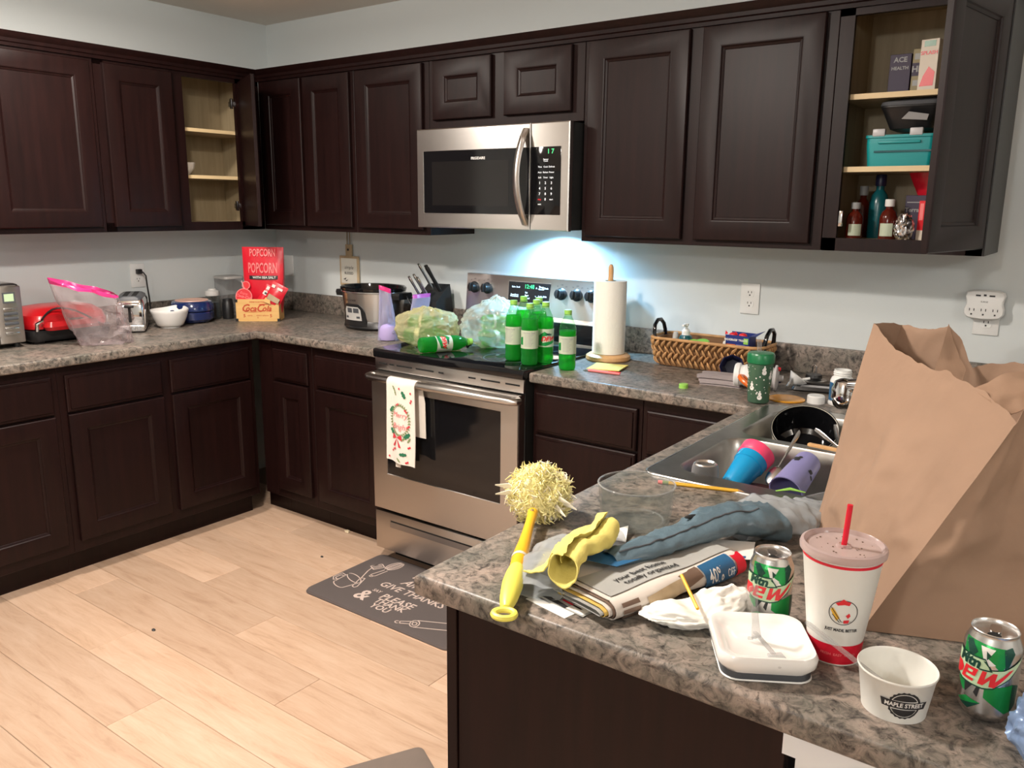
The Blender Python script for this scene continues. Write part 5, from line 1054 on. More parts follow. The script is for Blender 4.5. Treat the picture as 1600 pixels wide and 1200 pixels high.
SP('rim_lip', MB().loft([rrect(.548, .818, .028, 6, 3.3545, -1.012, H+.0045), rrect(.556, .826, .032, 6, 3.3545, -1.012, H+.0055), rrect(.562, .832, .034, 6, 3.3545, -1.012, H+.0035), rrect(.564, .834, .035, 6, 3.3545, -1.012, H+.0004)], None, False, False), 'chromer', smooth=60)
for (cx, cy, bw, bd) in (B1, B2):
    SP('bowl', MB().loft([rrect(bw, bd, .055, 7, cx, cy, H+.0035), rrect(bw-.006, bd-.006, .054, 7, cx, cy, H-.001), rrect(bw-.016, bd-.016, .056, 7, cx, cy, H-.03), rrect(bw-.03, bd-.03, .06, 7, cx, cy, H-.14), rrect(bw-.05, bd-.05, .06, 7, cx, cy, H-.165), rrect(bw-.10, bd-.10, .05, 7, cx, cy, H-.175)], None, False, True), 'sinkm', smooth=60)
    SP('drain', MB().lathe([(.055, .0015), (.045, .002), (.035, -.001), (0, -.001)], 28, T(cx, cy, H-.1735)), 'chromer')
fa = thing('faucet', 'chrome sink faucet with a rounded spray head, mostly behind the paper bag', 'faucet', (3.565, -1.0, H+.0045))
part('base_plate', MB().loft([rrect(.05, .25, .024, 5, 0, 0, 0), rrect(.05, .25, .024, 5, 0, 0, .006), rrect(.04, .24, .02, 5, 0, 0, .012)]), 'chrome', fa)
part('spout', MB().tube([(0, 0, .005), (0, 0, .05), (-.012, .010, .085), (-.05, .025, .128), (-.10, .05, .155), (-.15, .07, .160), (-.178, .085, .152)], [.024, .022, .020, .018, .016, .016, .018], 16), 'chrome', fa)
part('spray_head', MB().lathe([(0, -.052), (.018, -.052), (.028, -.044), (.036, -.020), (.036, .008), (.028, .030), (.014, .038), (0, .040)], 24, T(-.198, .095, .134) @ Matrix.Scale(.84, 4)), 'chrome', fa)
part('lever', MB().tube([(.0, -.08, .012), (0, -.08, .05), (.01, -.11, .07)], [.016, .014, .006], 10), 'chrome', fa)
SF = H-.172
def dirbasis(d):
    d = Vector(d).normalized(); return d.to_track_quat('Z', 'Y').to_euler()
t = thing('tumbler_stack', 'blue tumbler with a hot pink cup in its mouth, leaning in the sink', 'cup', (3.222, -1.268, .862), 0, rot=dirbasis((.022, .110, .062)))
part('blue_cup', MB().lathe([(0, 0), (.024, 0), (.0255, .003), (.035, .085), (.0375, .087), (.0385, .112), (.036, .112), (.033, .08), (0, .07)], 36), 'bluep', t)
part('pink_cup', MB().lathe([(.0345, .104), (.0395, .108), (.0410, .110), (.0425, .135), (.0395, .136), (.0375, .112), (0, .10)], 36), 'pink', t, label='hot pink cup')
t = thing('lavender_cup', 'lavender cup with a dark print lying mouth down toward the near sink wall', 'cup', (3.366, -1.158, .930), 0, rot=dirbasis((-.012, -.125, -.045)))
part('cup_body', MB().lathe([(0, 0), (.027, 0), (.0295, .004), (.0375, .122), (.0385, .125), (.036, .125), (.028, .008), (0, .008)], 36), 'lav', t)
pf_ = interp([(.0295, .004), (.0375, .122)])
b = MB(); random.seed(9)
for k in range(7):
    cx, cz = random.uniform(-.011, .013), random.uniform(-.016, .016); b.decal([(cx+random.uniform(.004, .009)*cos(q), cz+random.uniform(.003, .007)*sin(q)) for q in (0, 1, 2, 3, 4, 5)], cyl(lambda z: pf_(max(.005, min(.121, z))), R(100), .045, .0006), .01)
for k in range(4): cx, cz = random.uniform(-.008, .008), random.uniform(-.010, .010); b.decal([(cx+.007*cos(q), cz+.004*sin(q)) for q in (0, 1, 2, 3, 4, 5)], cyl(lambda z: pf_(max(.005, min(.121, z))), R(20), .06, .0006), .01)
part('print', b, 'ink', t, 0, kind='stuff')
t = thing('drinking_glass', 'upturned clear tumbler with a bright base in the near sink bowl', 'glass', (3.182, -1.318, .8225), 0)
part('glass_body', MB().lathe([(.034, 0), (.0300, .098), (.027, .106), (.023, .108), (.021, .104), (0, .104)], 32), 'cplas', t); part('base_disc', MB().lathe([(.0265, .1062), (.0235, .1090), (.020, .1050), (0, .1048)], 32), 'alu', t, label='shiny base')
t = thing('dinner_plate', 'dark red plate lying tilted in the near sink bowl', 'plate', (3.302, -1.262, .868), 0, rot=(R(-9), R(2), 0))
part('plate_body', MB().lathe([(0, -.010), (.040, -.010), (.046, -.006), (.078, .004), (.078, .0065), (.046, -.001), (0, -.004)], 44), 'maroon', t)
t = thing('stacked_dishes', 'pile of dull bowls under the dark red plate in the near sink bowl', 'dishes', (3.305, -1.245, SF-.002), 0)
for k in range(5): part('dish', MB().lathe([(0, 0), (.05, 0), (.055, .004), (.092, .022), (.092, .026), (.05, .010), (0, .008)], 36, T(.0, .0, k*.019)), 'greyd', t)
single('glass_support', MB().lathe([(0, 0), (.03, 0), (.045, .02), (.046, .070), (.044, .079), (0, .078)], 24), 'greyd', 'dark upturned bowl under the clear tumbler in the sink', 'bowl', (3.200, -1.306, SF))
t = thing('clamshell_container', 'clear plastic clamshell lid tilted against the near sink wall by the paper bag', 'container', (3.420, -1.262, .865), 0, rot=(R(-16), R(-24), R(10)))
part('panel', MB().loft([rrect(.105, .215, .02, 4, 0, 0, 0), rrect(.115, .225, .024, 4, 0, 0, .004), rrect(.100, .21, .02, 4, 0, 0, .022), rrect(.085, .195, .016, 4, 0, 0, .024)], None, False, True), 'cplas', t, 40)
single('herb_scrap', MB().tube([(-.03, 0, .003), (0, .006, .007), (.03, 0, .003)], [.002, .006, .002], 6, flat=.5), 'limec', 'thin green vegetable scrap on the near sink edge', 'scrap', (3.395, -1.372, H+.006), R(28))
t = thing('cooking_pot', 'black lined pot with a cream outside tilted in the far sink bowl', 'pot', (3.232, -0.738, .826), 0, rot=dirbasis((.13, -.52, .84)))
part('pot_body', MB().lathe([(0, 0), (.070, 0), (.082, .010), (.087, .085), (.089, .100), (.087, .1015), (.0855, .099)], 44), 'potout', t)
part('lining', MB().lathe([(.0858, .100), (.0845, .096), (.080, .016), (.068, .006), (0, .006)], 44), 'blackg', t, label='black nonstick lining')
part('rim', MB().lathe([(.0862, .1005), (.089, .1018), (.0905, .100), (.089, .098)], 44), 'blackm', t)
single('pot_rest', MB().lathe([(0, 0), (.05, 0), (.085, .025), (.088, .045), (.084, .045), (.05, .008), (0, .008)], 32), 'greyd', 'dark bowl beneath the black lined pot in the far sink bowl', 'bowl', (3.290, -0.760, SF))
def spoon(label, a, b_, r):
    a, b_ = Vector(a), Vector(b_); d = b_-a; L_ = d.length
    t = thing('spoon', label, 'spoon', a, 0, 'spoons in the sink', dirbasis(d))
    part('handle', MB().tube([(0, 0, 0), (0, 0, .010), (0, 0, .035), (0, 0, L_*.8), (0, 0, L_)], [r*.7, r, r*.9, r*.4, r*.45], 10, flat=.22), 'chromer', t)
    part('spoon_bowl', MB().ico(1, 3, T(0, 0, L_+.026) @ Matrix.Diagonal((.017, .006, .028, 1))), 'chromer', t)
spoon('broad spoon standing up between the two sink bowls', (3.316, -1.075, .975), (3.300, -1.165, .905), .0095)
spoon('thin spoon lying across the rim of the black pot', (3.318, -.955, .955), (3.39, -.985, .925), .0065)
spoon('spoon leaning on the black pot nearest the faucet', (3.352, -.900, .962), (3.368, -.905, .90), .0072)
t = thing('wooden_spatula', 'pale wooden spatula lying on the divider between the sink bowls', 'spatula', (3.375, -1.000, H+.0105), R(-6))
part('handle', MB().box(-.06, .10, -.007, .007, -.004, .004, .002), 'beech', t); part('blade', MB().box(.10, .16, -.018, .018, -.003, .003, .001), 'beech', t)
t = thing('pencil', 'yellow pencil lying along the near edge of the sink', 'pencil', (3.060+.17, -1.445, H+.0043), R(17))
part('shaft', MB().tube([(-.072, 0, 0), (.075, 0, 0)], .0042, 6), 'pencil', t, 0); part('eraser', MB().tube([(-.094, 0, 0), (-.084, 0, 0)], .004, 10), 'salmon', t); part('ferrule', MB().tube([(-.084, 0, 0), (-.071, 0, 0)], .0043, 10), 'sprig', t); part('point', MB().tube([(.075, 0, 0), (.088, 0, -.001)], [.0042, .0008], 8), 'beech', t)

# ================================================================== peninsula
t = thing('glass_bowl', 'empty round clear glass bowl on the peninsula', 'bowl', (3.209, -1.707, H))
part('bowl_body', MB().lathe([(0, .001), (.058, .001), (.064, .006), (.068, .030), (.0715, .075), (.0725, .080), (.0700, .0805), (.0675, .075), (.064, .03), (.060, .010), (0, .007)], 64), 'glass', t, 60)
part('rolled_rim', MB().lathe([(.0720+.0018*cos(a), .0795+.0018*sin(a)) for a in [2*pi*k/8 for k in range(9)]], 64), 'cplas', t, 60)
part('base_ring', MB().lathe([(.050, .0085), (.053, .0105), (.056, .0085)], 48), 'cplas', t, 60)
# duster
A_, B_ = Vector((3.250, -2.178, H+.020)), Vector((3.068, -1.846, H+.030)); dv = (B_-A_)
t = thing('duster', 'yellow handled fluffy duster hanging over the worktop edge', 'duster', A_, 0, rot=dirbasis(dv)); LL = dv.length
part('grip', MB().tube([(0, 0, z) for z in (.018, .026, .05, .09, .125, .145)], [.006, .010, .0138, .0165, .0150, .0125], 16), 'yelg', t)
part('hang_ring', MB().tube([(.0155*cos(a), .0, .002+.0125*sin(a)) for a in [2*pi*k/24 for k in range(25)]], .0048, 8), 'yelg', t)
part('shaft', MB().tube([(0, 0, z) for z in (.145, .18, .205, .24, .29, .33, LL-.012, LL)], [.0125, .0135, .0125, .0105, .0090, .0085, .0092, .0100], 16), 'yelh', t)
part('collar', MB().tube([(0, 0, z) for z in (.176, .184)], .0142, 16), 'creambox', t)
part('rivet', MB().lathe([(.003, 0), (.003, .0115), (0, .0122)], 10, T(0, 0, LL-.012) @ X(R(-90)) @ Z(0)), 'chromer', t)
part('stem', MB().tube([(0, 0, LL-.004), (.002, .0, LL+.03), (0, 0, LL+.10)], [.006, .005, .004], 10, flat=.5), 'cupw', t)
random.seed(12)
hc = Vector((-.006, 0.012, LL+.062)); b = MB(); b2 = MB()
DM = Matrix.Translation(A_) @ dirbasis(dv).to_matrix().to_4x4(); DI = DM.inverted()
def clampd(p):
    q = DM @ p
    if q.x > 3.026: q.z = max(q.z, H+.003)
    return DI @ q
b.ico(.050, 5, None, lambda c: clampd(hc+c*(1+.16*noise.noise(c*34)+.12*noise.noise(c*90)+.06*noise.noise(c*240))))
for k in range(2600):
    u = random.uniform(-1, 1); a = random.uniform(0, 2*pi); q = sqrt(1-u*u); d = Vector((q*cos(a), q*sin(a), u*.95)); lump = 1+.22*noise.noise(d*2.2); r = random.uniform(.052, .064)*lump*(1 if k % 60 else 1.12)
    jx = lambda s: Vector((random.uniform(-s, s), random.uniform(-s, s), random.uniform(-s, s)))
    tg_ = d.cross(Vector((random.uniform(-1, 1), random.uniform(-1, 1), random.uniform(-1, 1)))).normalized(); p0 = hc+d*.046*lump+jx(.003); p1 = hc+d*r*.93+tg_*.006+jx(.003); p2 = hc+d*r*.98+tg_*random.uniform(.008, .020)+jx(.004)
    p0, p1, p2 = clampd(p0), clampd(p1), clampd(p2); (b2 if k % 6 == 0 else b).tube([p0, p1, p2], [.0012, .0019, .0005], 3, flat=.6, caps=False)
for d in ((-.9, -.1, -.55), (-.8, .1, -.75), (-.75, -.2, -.9), (.35, .2, .9), (.45, .3, .75), (.3, .1, 1.0), (.9, .2, -.1), (.85, .1, -.35)):
    d = Vector(d).normalized(); b2.tube([hc+d*.03, hc+d*.062+Vector((0, .004, 0)), hc+d*.088], [.004, .006, .0012], 5, flat=.35)
part('fibres', b, 'fluff', t, 60, kind='stuff'); part('pale_fibres', b2, 'fluffw', t, 60, kind='stuff')

# newspapers
AX = Vector((.30, .954, 0)).normalized(); PX_ = Vector((-.954, .30, 0)).normalized()
npz = thing('newspaper', 'folded newspaper with brown photos and a blue discount panel', 'newspaper', (3.360, -2.070, H), atan2(AX.y, AX.x))
# local x along the fold, local y away from the fold edge
Rn = .0150
def nprof(w_):   # w from 0 (top far edge) round the fold to the underside
    Lt = .135
    if w_ < Lt: return Vector((Lt-w_, 2*Rn+.0035-.010*((Lt-w_)/Lt)))
    w_ -= Lt; arc = pi*Rn
    if w_ < arc: a = w_/Rn; return Vector((-Rn*sin(a)*1.15, Rn+.0018+Rn*cos(a)))
    return Vector((w_-arc, .0018))
def nsurf(x, w_, e=0.0):
    p = nprof(w_); q = nprof(w_+.001); n = Vector((-(q-p).y, (q-p).x)).normalized()*-1
    wob = .0015*sin(x*40+w_*30); return Vector((x, p.x+n.x*(e+wob)+.018*(x/.29)**2*0, max(.0004, p.y-n.y*0+(n.y*(e+wob)))))
TOT = .135*2+pi*Rn
part('outer_sheet', MB().grid(20, 60, lambda u, v: nsurf(u*.285, v*TOT)).solid(.0012), 'news', npz, 60)
for k in range(4):
    e = -.0028*(k+1)
    part('inner_page', MB().grid(10, 40, lambda u, v: nsurf(-.006*k-.004+u*(.28+.004*k), .012*k+v*(TOT-.03*k), e)).solid(.0006), ('newsb', 'news', 'yb', 'newsg')[k], npz, 60)
def npr(e): return lambda x, w_: nsurf(x, w_, e+.0018)
part('print', MB().decal([(.008, .050), (.285, .030), (.285, .118), (.008, .128)], npr(.0002), .012), 'newsg', npz, 60)
for k in range(5): part('photo_bar', MB().decal([(.012+.0*k, .146+k*.0095), (.045, .146+k*.0095), (.045, .152+k*.0095), (.012, .152+k*.0095)], npr(.0006), .006), 'newsb', npz, 60)
part('photo', MB().decal([(.060, .150), (.160, .140), (.172, .152), (.120, .165), (.064, .170)], npr(.0006), .008), 'woodsign', npz, 60)
part('photo', MB().decal([(.138, .138), (.185, .130), (.185, .150), (.150, .158)], npr(.0010), .008), 'newsb', npz, 60)
b = MB()
for k in range(6): b.decal([(.098+k*.016, .168), (.110+k*.016, .167), (.110+k*.016, .182), (.098+k*.016, .183)], npr(.0008), .008)
part('photo_strip', b, 'newsb', npz, 60, kind='stuff')
part('discount_panel', MB().decal([(.188, .132), (.258, .128), (.258, .172), (.188, .178)], npr(.0010), .008), 'blue', npz, 60)
fl_ = lambda x, y: npr(.0016)(x, -y)
part('lettering', MB().text('40%', .026, fl_, at=(.2115, -.155), sx=.72, bold=.0003).text('OFF', .014, fl_, at=(.2455, -.157), sx=.75), 'paperw', npz, 0)
part('lettering', MB().text('your best home', .017, fl_, at=(.105, -.090), rot=R(0), bold=.0003).text('totally organized', .017, fl_, at=(.113, -.108), bold=.0003), 'ink', npz, 0, kind='stuff')
part('red_corner', MB().decal([(.262, .135), (.285, .133), (.285, .170), (.262, .175)], npr(.0010), .008), 'redsoft', npz, 60)
def flyer(label, pts, m_, z, decs=(), n='flyer'):
    c_ = sum((Vector(p) for p in pts), Vector((0, 0)))/len(pts)
    t = thing(n, label, 'flyer', (c_.x, c_.y, z)); part('sheet', MB().prism([(x-c_.x, y-c_.y) for x, y in pts], 0, .0006), m_, t, 0)
    for dm, P in decs: part('print', MB().decal([(x-c_.x, y-c_.y) for x, y in P], lambda x, y: Vector((x, y, .0009)), 1), dm, t, 0)
flyer('white flyer sheet lowest in the paper pile by the duster grip', [(3.224, -2.088), (3.305, -2.104), (3.328, -1.985), (3.25, -1.96)], 'paperw', H+.0003, [('grey', [(3.24, -2.075), (3.262, -2.079), (3.266, -2.06), (3.244, -2.056)])])
flyer('grey flyer with a red line lying over the lowest white flyer', [(3.232, -2.070), (3.325, -2.086), (3.350, -1.96), (3.26, -1.94)], 'newsg', H+.0013, [('ink', [(3.234, -2.066), (3.29, -2.080), (3.292, -2.072), (3.238, -2.055)]), ('redsoft', [(3.272, -2.060), (3.312, -2.070), (3.313, -2.066), (3.273, -2.056)]), ('paperw', [(3.29, -2.078), (3.322, -2.083), (3.326, -2.06), (3.296, -2.056)])])
flyer('black edged flyer just below the folded newspaper', [(3.244, -2.045), (3.318, -2.060), (3.330, -1.96), (3.262, -1.92)], 'ink', H+.0023, [('newsg', [(3.262, -2.044), (3.314, -2.054), (3.318, -2.02), (3.27, -2.0)])])
flyer('deep blue flyer with white lettering under the yellow cloth', [(3.255, -1.985), (3.318, -1.975), (3.372, -1.815), (3.315, -1.80)], 'blue', H+.0385, [('redsoft', [(3.335, -1.885), (3.350, -1.865), (3.366, -1.818), (3.345, -1.815)]), ('paperw', [(3.300, -1.935), (3.306, -1.933), (3.318, -1.885), (3.312, -1.886)])])
flyer('white envelope sheet sticking out past the blue-grey sleeve', [(3.372, -1.830), (3.462, -1.775), (3.440, -1.70), (3.360, -1.74)], 'paperw', H+.0180, [('blue', [(3.440, -1.785), (3.452, -1.777), (3.449, -1.768), (3.437, -1.776)]), ('newsg', [(3.39, -1.80), (3.43, -1.775), (3.427, -1.768), (3.387, -1.793)])], 'envelope')
single('paper_corner', MB().mesh([(-.03, -.02, 0), (.03, -.012, 0), (.012, .03, .014)], [(0, 1, 2)]).solid(.0008), 'paperw', 'pointed white paper corner showing behind the blue-grey sleeve', 'paper', (3.212, -1.792, H+.0015))
# sleeves
def sleeve(name, label, path, wd, ht, m_, seed, open_end=True, nn=32, amp=.006):
    P = [Vector(p) for p in path]; t = thing(name, label, 'plastic sleeve', (P[0].x, P[0].y, H)); o0 = Vector((P[0].x, P[0].y, H)); rings = []
    K = 44
    for i in range(K+1):
        s_ = i/K*(len(P)-1); k = min(int(s_), len(P)-2); f = s_-k
        def cr(a, b, c, d, x): return .5*((2*b)+(-a+c)*x+(2*a-5*b+4*c-d)*x*x+(-a+3*b-3*c+d)*x**3)
        g = [P[max(0, k-1)], P[k], P[k+1], P[min(len(P)-1, k+2)]]; c_ = cr(*g, f); tg = (cr(*g, min(1, f+.02))-cr(*g, max(0, f-.02)))
        sd = Vector((tg.y, -tg.x, 0)).normalized(); W = wd[k]*(1-f)+wd[k+1]*f; Hh = ht[k]*(1-f)+ht[k+1]*f; r_ = []
        for j in range(nn):
            a = 2*pi*j/nn; q = c_+sd*W*cos(a)+Vector((0, 0, Hh*sin(a))); cc = crease(q, 26, (seed, 0, 0)); ff_ = fbm(q, 40, (0, seed, 0))
            q += (sd*cos(a)+Vector((0, 0, sin(a))))*(cc*amp+ff_*amp*.4); q.z = max(q.z, H+.0012); r_.append(q-o0)
        rings.append(r_)
    part('film', MB().loft(rings, None, not open_end, not open_end), m_, t, 60); return t, rings
sleeve('clear_sleeve', 'crinkled clear newspaper sleeve between the duster and yellow cloth', [(3.240, -2.085, H+.016), (3.212, -2.03, H+.020), (3.190, -1.96, H+.018), (3.195, -1.885, H+.016), (3.235, -1.815, H+.014)], [.036, .040, .036, .034, .02], [.011, .016, .013, .010, .008], 'clearsl', 5, amp=.008)
ZS = H+.036
t, rg_ = sleeve('newspaper_sleeve', 'long blue-grey plastic newspaper sleeve with an open dark mouth', [(3.290, -1.950, ZS), (3.325, -1.880, ZS+.004), (3.350, -1.800, ZS+.006), (3.378, -1.715, ZS+.012), (3.412, -1.655, ZS+.004), (3.436, -1.615, ZS-.010)], [.018, .026, .030, .042, .050, .054], [.006, .010, .012, .017, .023, .028], 'sleeve', 8, amp=.0085)
part('seam', MB().tube([rg_[i][6]+Vector((0, 0, .0008)) for i in range(2, 36)], .0016, 6), 'greyd', t)
part('tear_hole', MB().ico(1, 2, T(*(rg_[21][10]+Vector((0, 0, .0005)))) @ Z(R(60)) @ Matrix.Diagonal((.015, .006, .003, 1))), 'dark', t, label='dark torn hole')
sleeve('clear_bag', 'crinkled clear plastic bag stretching from the blue-grey sleeve to the paper bag', [(3.385, -1.660, H+.026), (3.430, -1.575, H+.026), (3.470, -1.510, H+.020), (3.500, -1.460, H+.014)], [.04, .070, .050, .025], [.018, .022, .016, .010], 'clearsl', 21, amp=.014)
# yellow cloth
ct = thing('cleaning_cloth', 'yellow cleaning cloth rolled loosely on top of the newspapers', 'cloth', (3.262, -1.995, H+.028), R(96))
def cl(u, v):   # u along the roll (0 near end), v across from the flat flap into the spiral
    x = (u-.42)*.180*(1-.15*v)*(1-.25*max(0, 1-v/.42)); 
    if v < .42:
        k = v/.42; y = .060-.054*k+.012*(u-.5)*(1-k); z = .004+.030*k**1.6+.010*sin(u*6+1)*k; x += -.015*(1-k)+.02*(1-k)*(u-.4)
    else:
        k = (v-.42)/.58; a = pi/2*.9-k*(2*pi*1.28); r = (.0235-.012*k)*(1.15-.25*u+.25*u*u); y = -.012+r*cos(a)*1.15; z = .024+r*sin(a)*.85+.012*u; x += -.012*sin(k*5)
    q = Vector((x, y, z)); n_ = fbm(q, 16, (2, 0, 0))*.010+crease(q, 12, (4, 0, 0))*.004
    return Vector((x+n_*.6, y+n_, max(.001, z+n_)))
part('cloth', MB().grid(40, 70, cl).solid(.0018), 'yellowc', ct, 70)
single('cleaning_cloth_fold', MB().grid(16, 16, lambda u, v: (lambda p: Vector((p[0], p[1]+fbm(p, 24)*.006, max(.0, p[2]+fbm(p, 18, (3, 0, 0))*.006))))(((u-.5)*.085, (v-.5)*.060*(.75+.25*sin(pi*u))+.012*(u-.5), .014*sin(pi*v)+.012*u*v))).solid(.002), 'yellowc', 'loose yellow cloth flap draped behind the rolled part', 'cloth', (3.238, -1.925, H+.046), R(70), smooth=70)
# napkin
nk = single('napkin', MB().ico(1, 5, None, lambda c: (lambda n, cr_: Vector((c.x*.082*(1+.20*cr_), c.y*.034*(1+.25*cr_)+.018*c.x*c.x, max(.0008, .015+c.z*.017*(1+.7*cr_)*(1+.45*c.x)-.016*math.exp(-((c.x+.15)/.2)**2)*max(0, c.z)))))(c, crease(c, 1.5, (6, 1, 0))*.7+crease(c, 3.4, (1, 6, 0))*.3)), 'napkin', 'crumpled white paper napkin in front of the newspaper', 'napkin', (3.466, -1.985, H), R(56), smooth=60)
t = thing('stirrer', 'thin yellow stick poking from the crumpled napkin', 'stick', (3.455, -2.000, H+.040), 0, rot=dirbasis((.060, -.065, -.018)))
part('shaft', MB().tube([(0, 0, -.050), (0, 0, .028)], .0026, 6), 'yelh', t)
# white dish with grey foot
dt = thing('spoon_rest', 'square white dish with a grey rubber foot', 'dish', (3.572, -2.038, H), R(31))
part('rubber_foot', MB().loft([rrect(.112, .112, .020, 6, 0, 0, 0), rrect(.114, .114, .022, 6, 0, 0, .003), rrect(.114, .114, .022, 6, 0, 0, .012)]), 'greyd', dt)
part('foot_line', MB().loft([rrect(.1145, .1145, .022, 6, 0, 0, .0005), rrect(.1165, .1165, .022, 6, 0, 0, .0015), rrect(.1145, .1145, .022, 6, 0, 0, .003)]), 'plast', dt)
part('dish_body', MB().loft([rrect(.115, .115, .024, 6, 0, 0, .012), rrect(.126, .126, .026, 6, 0, 0, .020), rrect(.128, .128, .027, 6, 0, 0, .030), rrect(.122, .122, .026, 6, 0, 0, .0355), rrect(.112, .112, .024, 6, 0, 0, .035), rrect(.098, .098, .020, 6, 0, 0, .029), rrect(.080, .080, .016, 6, 0, 0, .0235)]), 'ceramic', dt, 50)
t = thing('plastic_fork', 'clear plastic fork standing in the square white dish', 'fork', (3.566, -2.040, H+.030), 0, rot=dirbasis((-.010, .006, .06)))
part('handle', MB().loft([[(x*s_, y_, z) for x, y_ in ((-.005, -.001), (.005, -.001), (.005, .0015), (-.005, .0015))] for z, s_ in ((0, 1.5), (.02, 1.0), (.045, .9), (.066, 1.5), (.070, 1.2))]), 'cplas', t)
for k in range(3): part('tine', MB().tube([(-.006+.006*k, 0, .0), (-.008+.008*k, -.006, -.0008)], .0022, 6), 'cplas', t)
single('plastic_spork', MB().box(-.045, .012, -.003, .003, 0, .003, .001).box(.012, .045, -.010, .010, 0, .004, .0015), 'cplas', 'clear plastic spoon lying flat in the square white dish', 'spoon', (3.588, -2.050, H+.0240), R(-45))
# cans
CP = [(0, .006), (.020, .004), (.0225, 0), (.0245, .001), (.0302, .010), (.0305, .014), (.0305, .089), (.0300, .093), (.0252, .1045), (.0246, .1070), (.0252, .1085), (.0256, .1095), (.0250, .1103), (.0240, .1095), (.0232, .1052), (.0222, .1046), (0, .1046)]
cpf = interp(CP[5:9])
def can(label, loc, ang):
    t = thing('soda_can', label, 'can', loc, 0, 'opened green and silver soda cans')
    part('can_body', MB().lathe(CP, 40), 'alu', t, 45)
    rf_ = lambda z: cpf(max(.0141, min(.1044, z))); g0 = lambda e: cyl(rf_, ang, .0555, e); g = lambda e: (lambda x, y: g0(e)(x*1.10, y*1.08))
    S = 1.0
    for m_, P, e in (('green', [(-.030, .040), (-.012, .0405), (.016, .0385), (.020, .033), (.012, .012), (.004, .020), (-.020, .018), (-.030, .024)], .0003), ('greend', [(-.028, .038), (-.020, .040), (-.012, .030), (-.020, .020)], .0005), ('paperw', [(-.010, .038), (.004, .037), (-.002, .026), (.006, .020), (-.004, .016)], .0006),
        ('greend', [(-.004, .034), (.001, .030), (-.003, .024)], .0008), ('greend', [(.012, .038), (.020, .0405), (.024, .034), (.016, .012)], .0005), ('green', [(-.002, -.008), (.026, -.002), (.026, -.034), (.020, -.036), (-.002, -.020)], .0003), ('greend', [(.026, -.002), (.036, -.005), (.035, -.026), (.026, -.035)], .0005),
        ('green', [(-.034, -.006), (-.014, -.010), (-.024, -.022), (-.036, -.012)], .0003), ('ink', [(-.024, -.008), (-.014, -.010), (-.022, -.022)], .0005), ('ink', [(-.009, -.009), (-.006, -.010), (-.008, -.022), (-.012, -.018)], .0005), ('green', [(-.032, -.034), (-.020, -.026), (-.004, -.028), (-.018, -.037)], .0003), ('greend', [(-.028, -.036), (-.004, -.028), (-.016, -.039)], .0005)):
        part('print', MB().decal(P, g(e), .006), m_, t, 0)
    # angular logo plate: dark outline, pale body, letters
    out = [(-.046, .024), (-.004, .025), (.002, .0135), (.016, .016), (.036, .028), (.040, .031), (.022, .006), (.006, -.008), (-.004, -.0105), (-.028, -.0100), (-.046, -.004)]
    c0 = Vector((-.006, .008)); part('logo_outline', MB().decal(out, g(.0009), .006), 'greend', t, 0)
    part('logo_plate', MB().decal([(c0.x+(x-c0.x)*.945, c0.y+(y-c0.y)*.90) for x, y in out], g(.0012), .006), 'greenp', t, 0)
    b = MB().text('Mtn', .0165, g(.0016), shear=.22, bold=.0008, at=(-.022, .0175), sx=1.0); b.decal([(-.006, .0225), (-.003, .0225), (.001, .0135), (-.010, .0125), (-.009, .011), (.004, .012)], g(.0016), .006); part('lettering', b, 'greend', t, 0)
    def sl(P, x0, z0, s_): return [(x0+(x+y*.30)*s_, z0+y*s_) for x, y in P]
    b = MB()
    for P in ([(0, 0), (.28, 0), (.28, 1), (0, 1)], [(.28, .76), (.72, .76), (.90, .60), (.90, .40), (.72, .24), (.28, .24), (.28, 0), (.80, 0), (1.15, .32), (1.15, .68), (.80, 1), (.28, 1)]): b.decal(sl(P, -.0480, -.0055, .0155), g(.0016), .004)
    for P in ([(0, 0), (.28, 0), (.28, 1), (0, 1)], [(.28, 0), (.92, 0), (.92, .20), (.28, .20)], [(.28, .42), (.92, .42), (.92, .60), (.28, .60)], [(.28, .80), (.92, .80), (.92, 1), (.28, 1)], [(.66, .60), (.92, .60), (.92, .80), (.66, .80)]): b.decal(sl(P, -.0290, -.0055, .0160), g(.0016), .004)
    b.decal(sl([(0, 1), (.26, 1), (.34, .42), (.62, 1), (.86, 1), (.94, .42), (1.45, 1.25), (1.72, 1.38), (1.05, 0), (.74, 0), (.62, .52), (.40, 0), (.08, 0)], -.0105, -.0055, .0165), g(.0016), .004)
    part('lettering', b, 'redm', t, 0, label='red block letters', kind='stuff')
    part('mouth_opening', MB().lathe([(.0075, .1049), (0, .1049)], 20, T(.010*cos(ang), .010*sin(ang), 0), sx=1.0, sy=.8), 'dark', t, 0)
    part('pull_tab', MB().loft([rrect(.012, .022, .005, 4, 0, 0, .1052), rrect(.012, .022, .005, 4, 0, 0, .1066)], Z(ang+R(90)) @ T(0, .006, 0)), 'alu', t)
    return t
can('green and silver soda can behind the square white dish', (3.545, -1.932, H), R(-62))
can('green and silver soda can standing against the kraft bag beside the paper tub', (3.830, -1.990, H), R(-88))
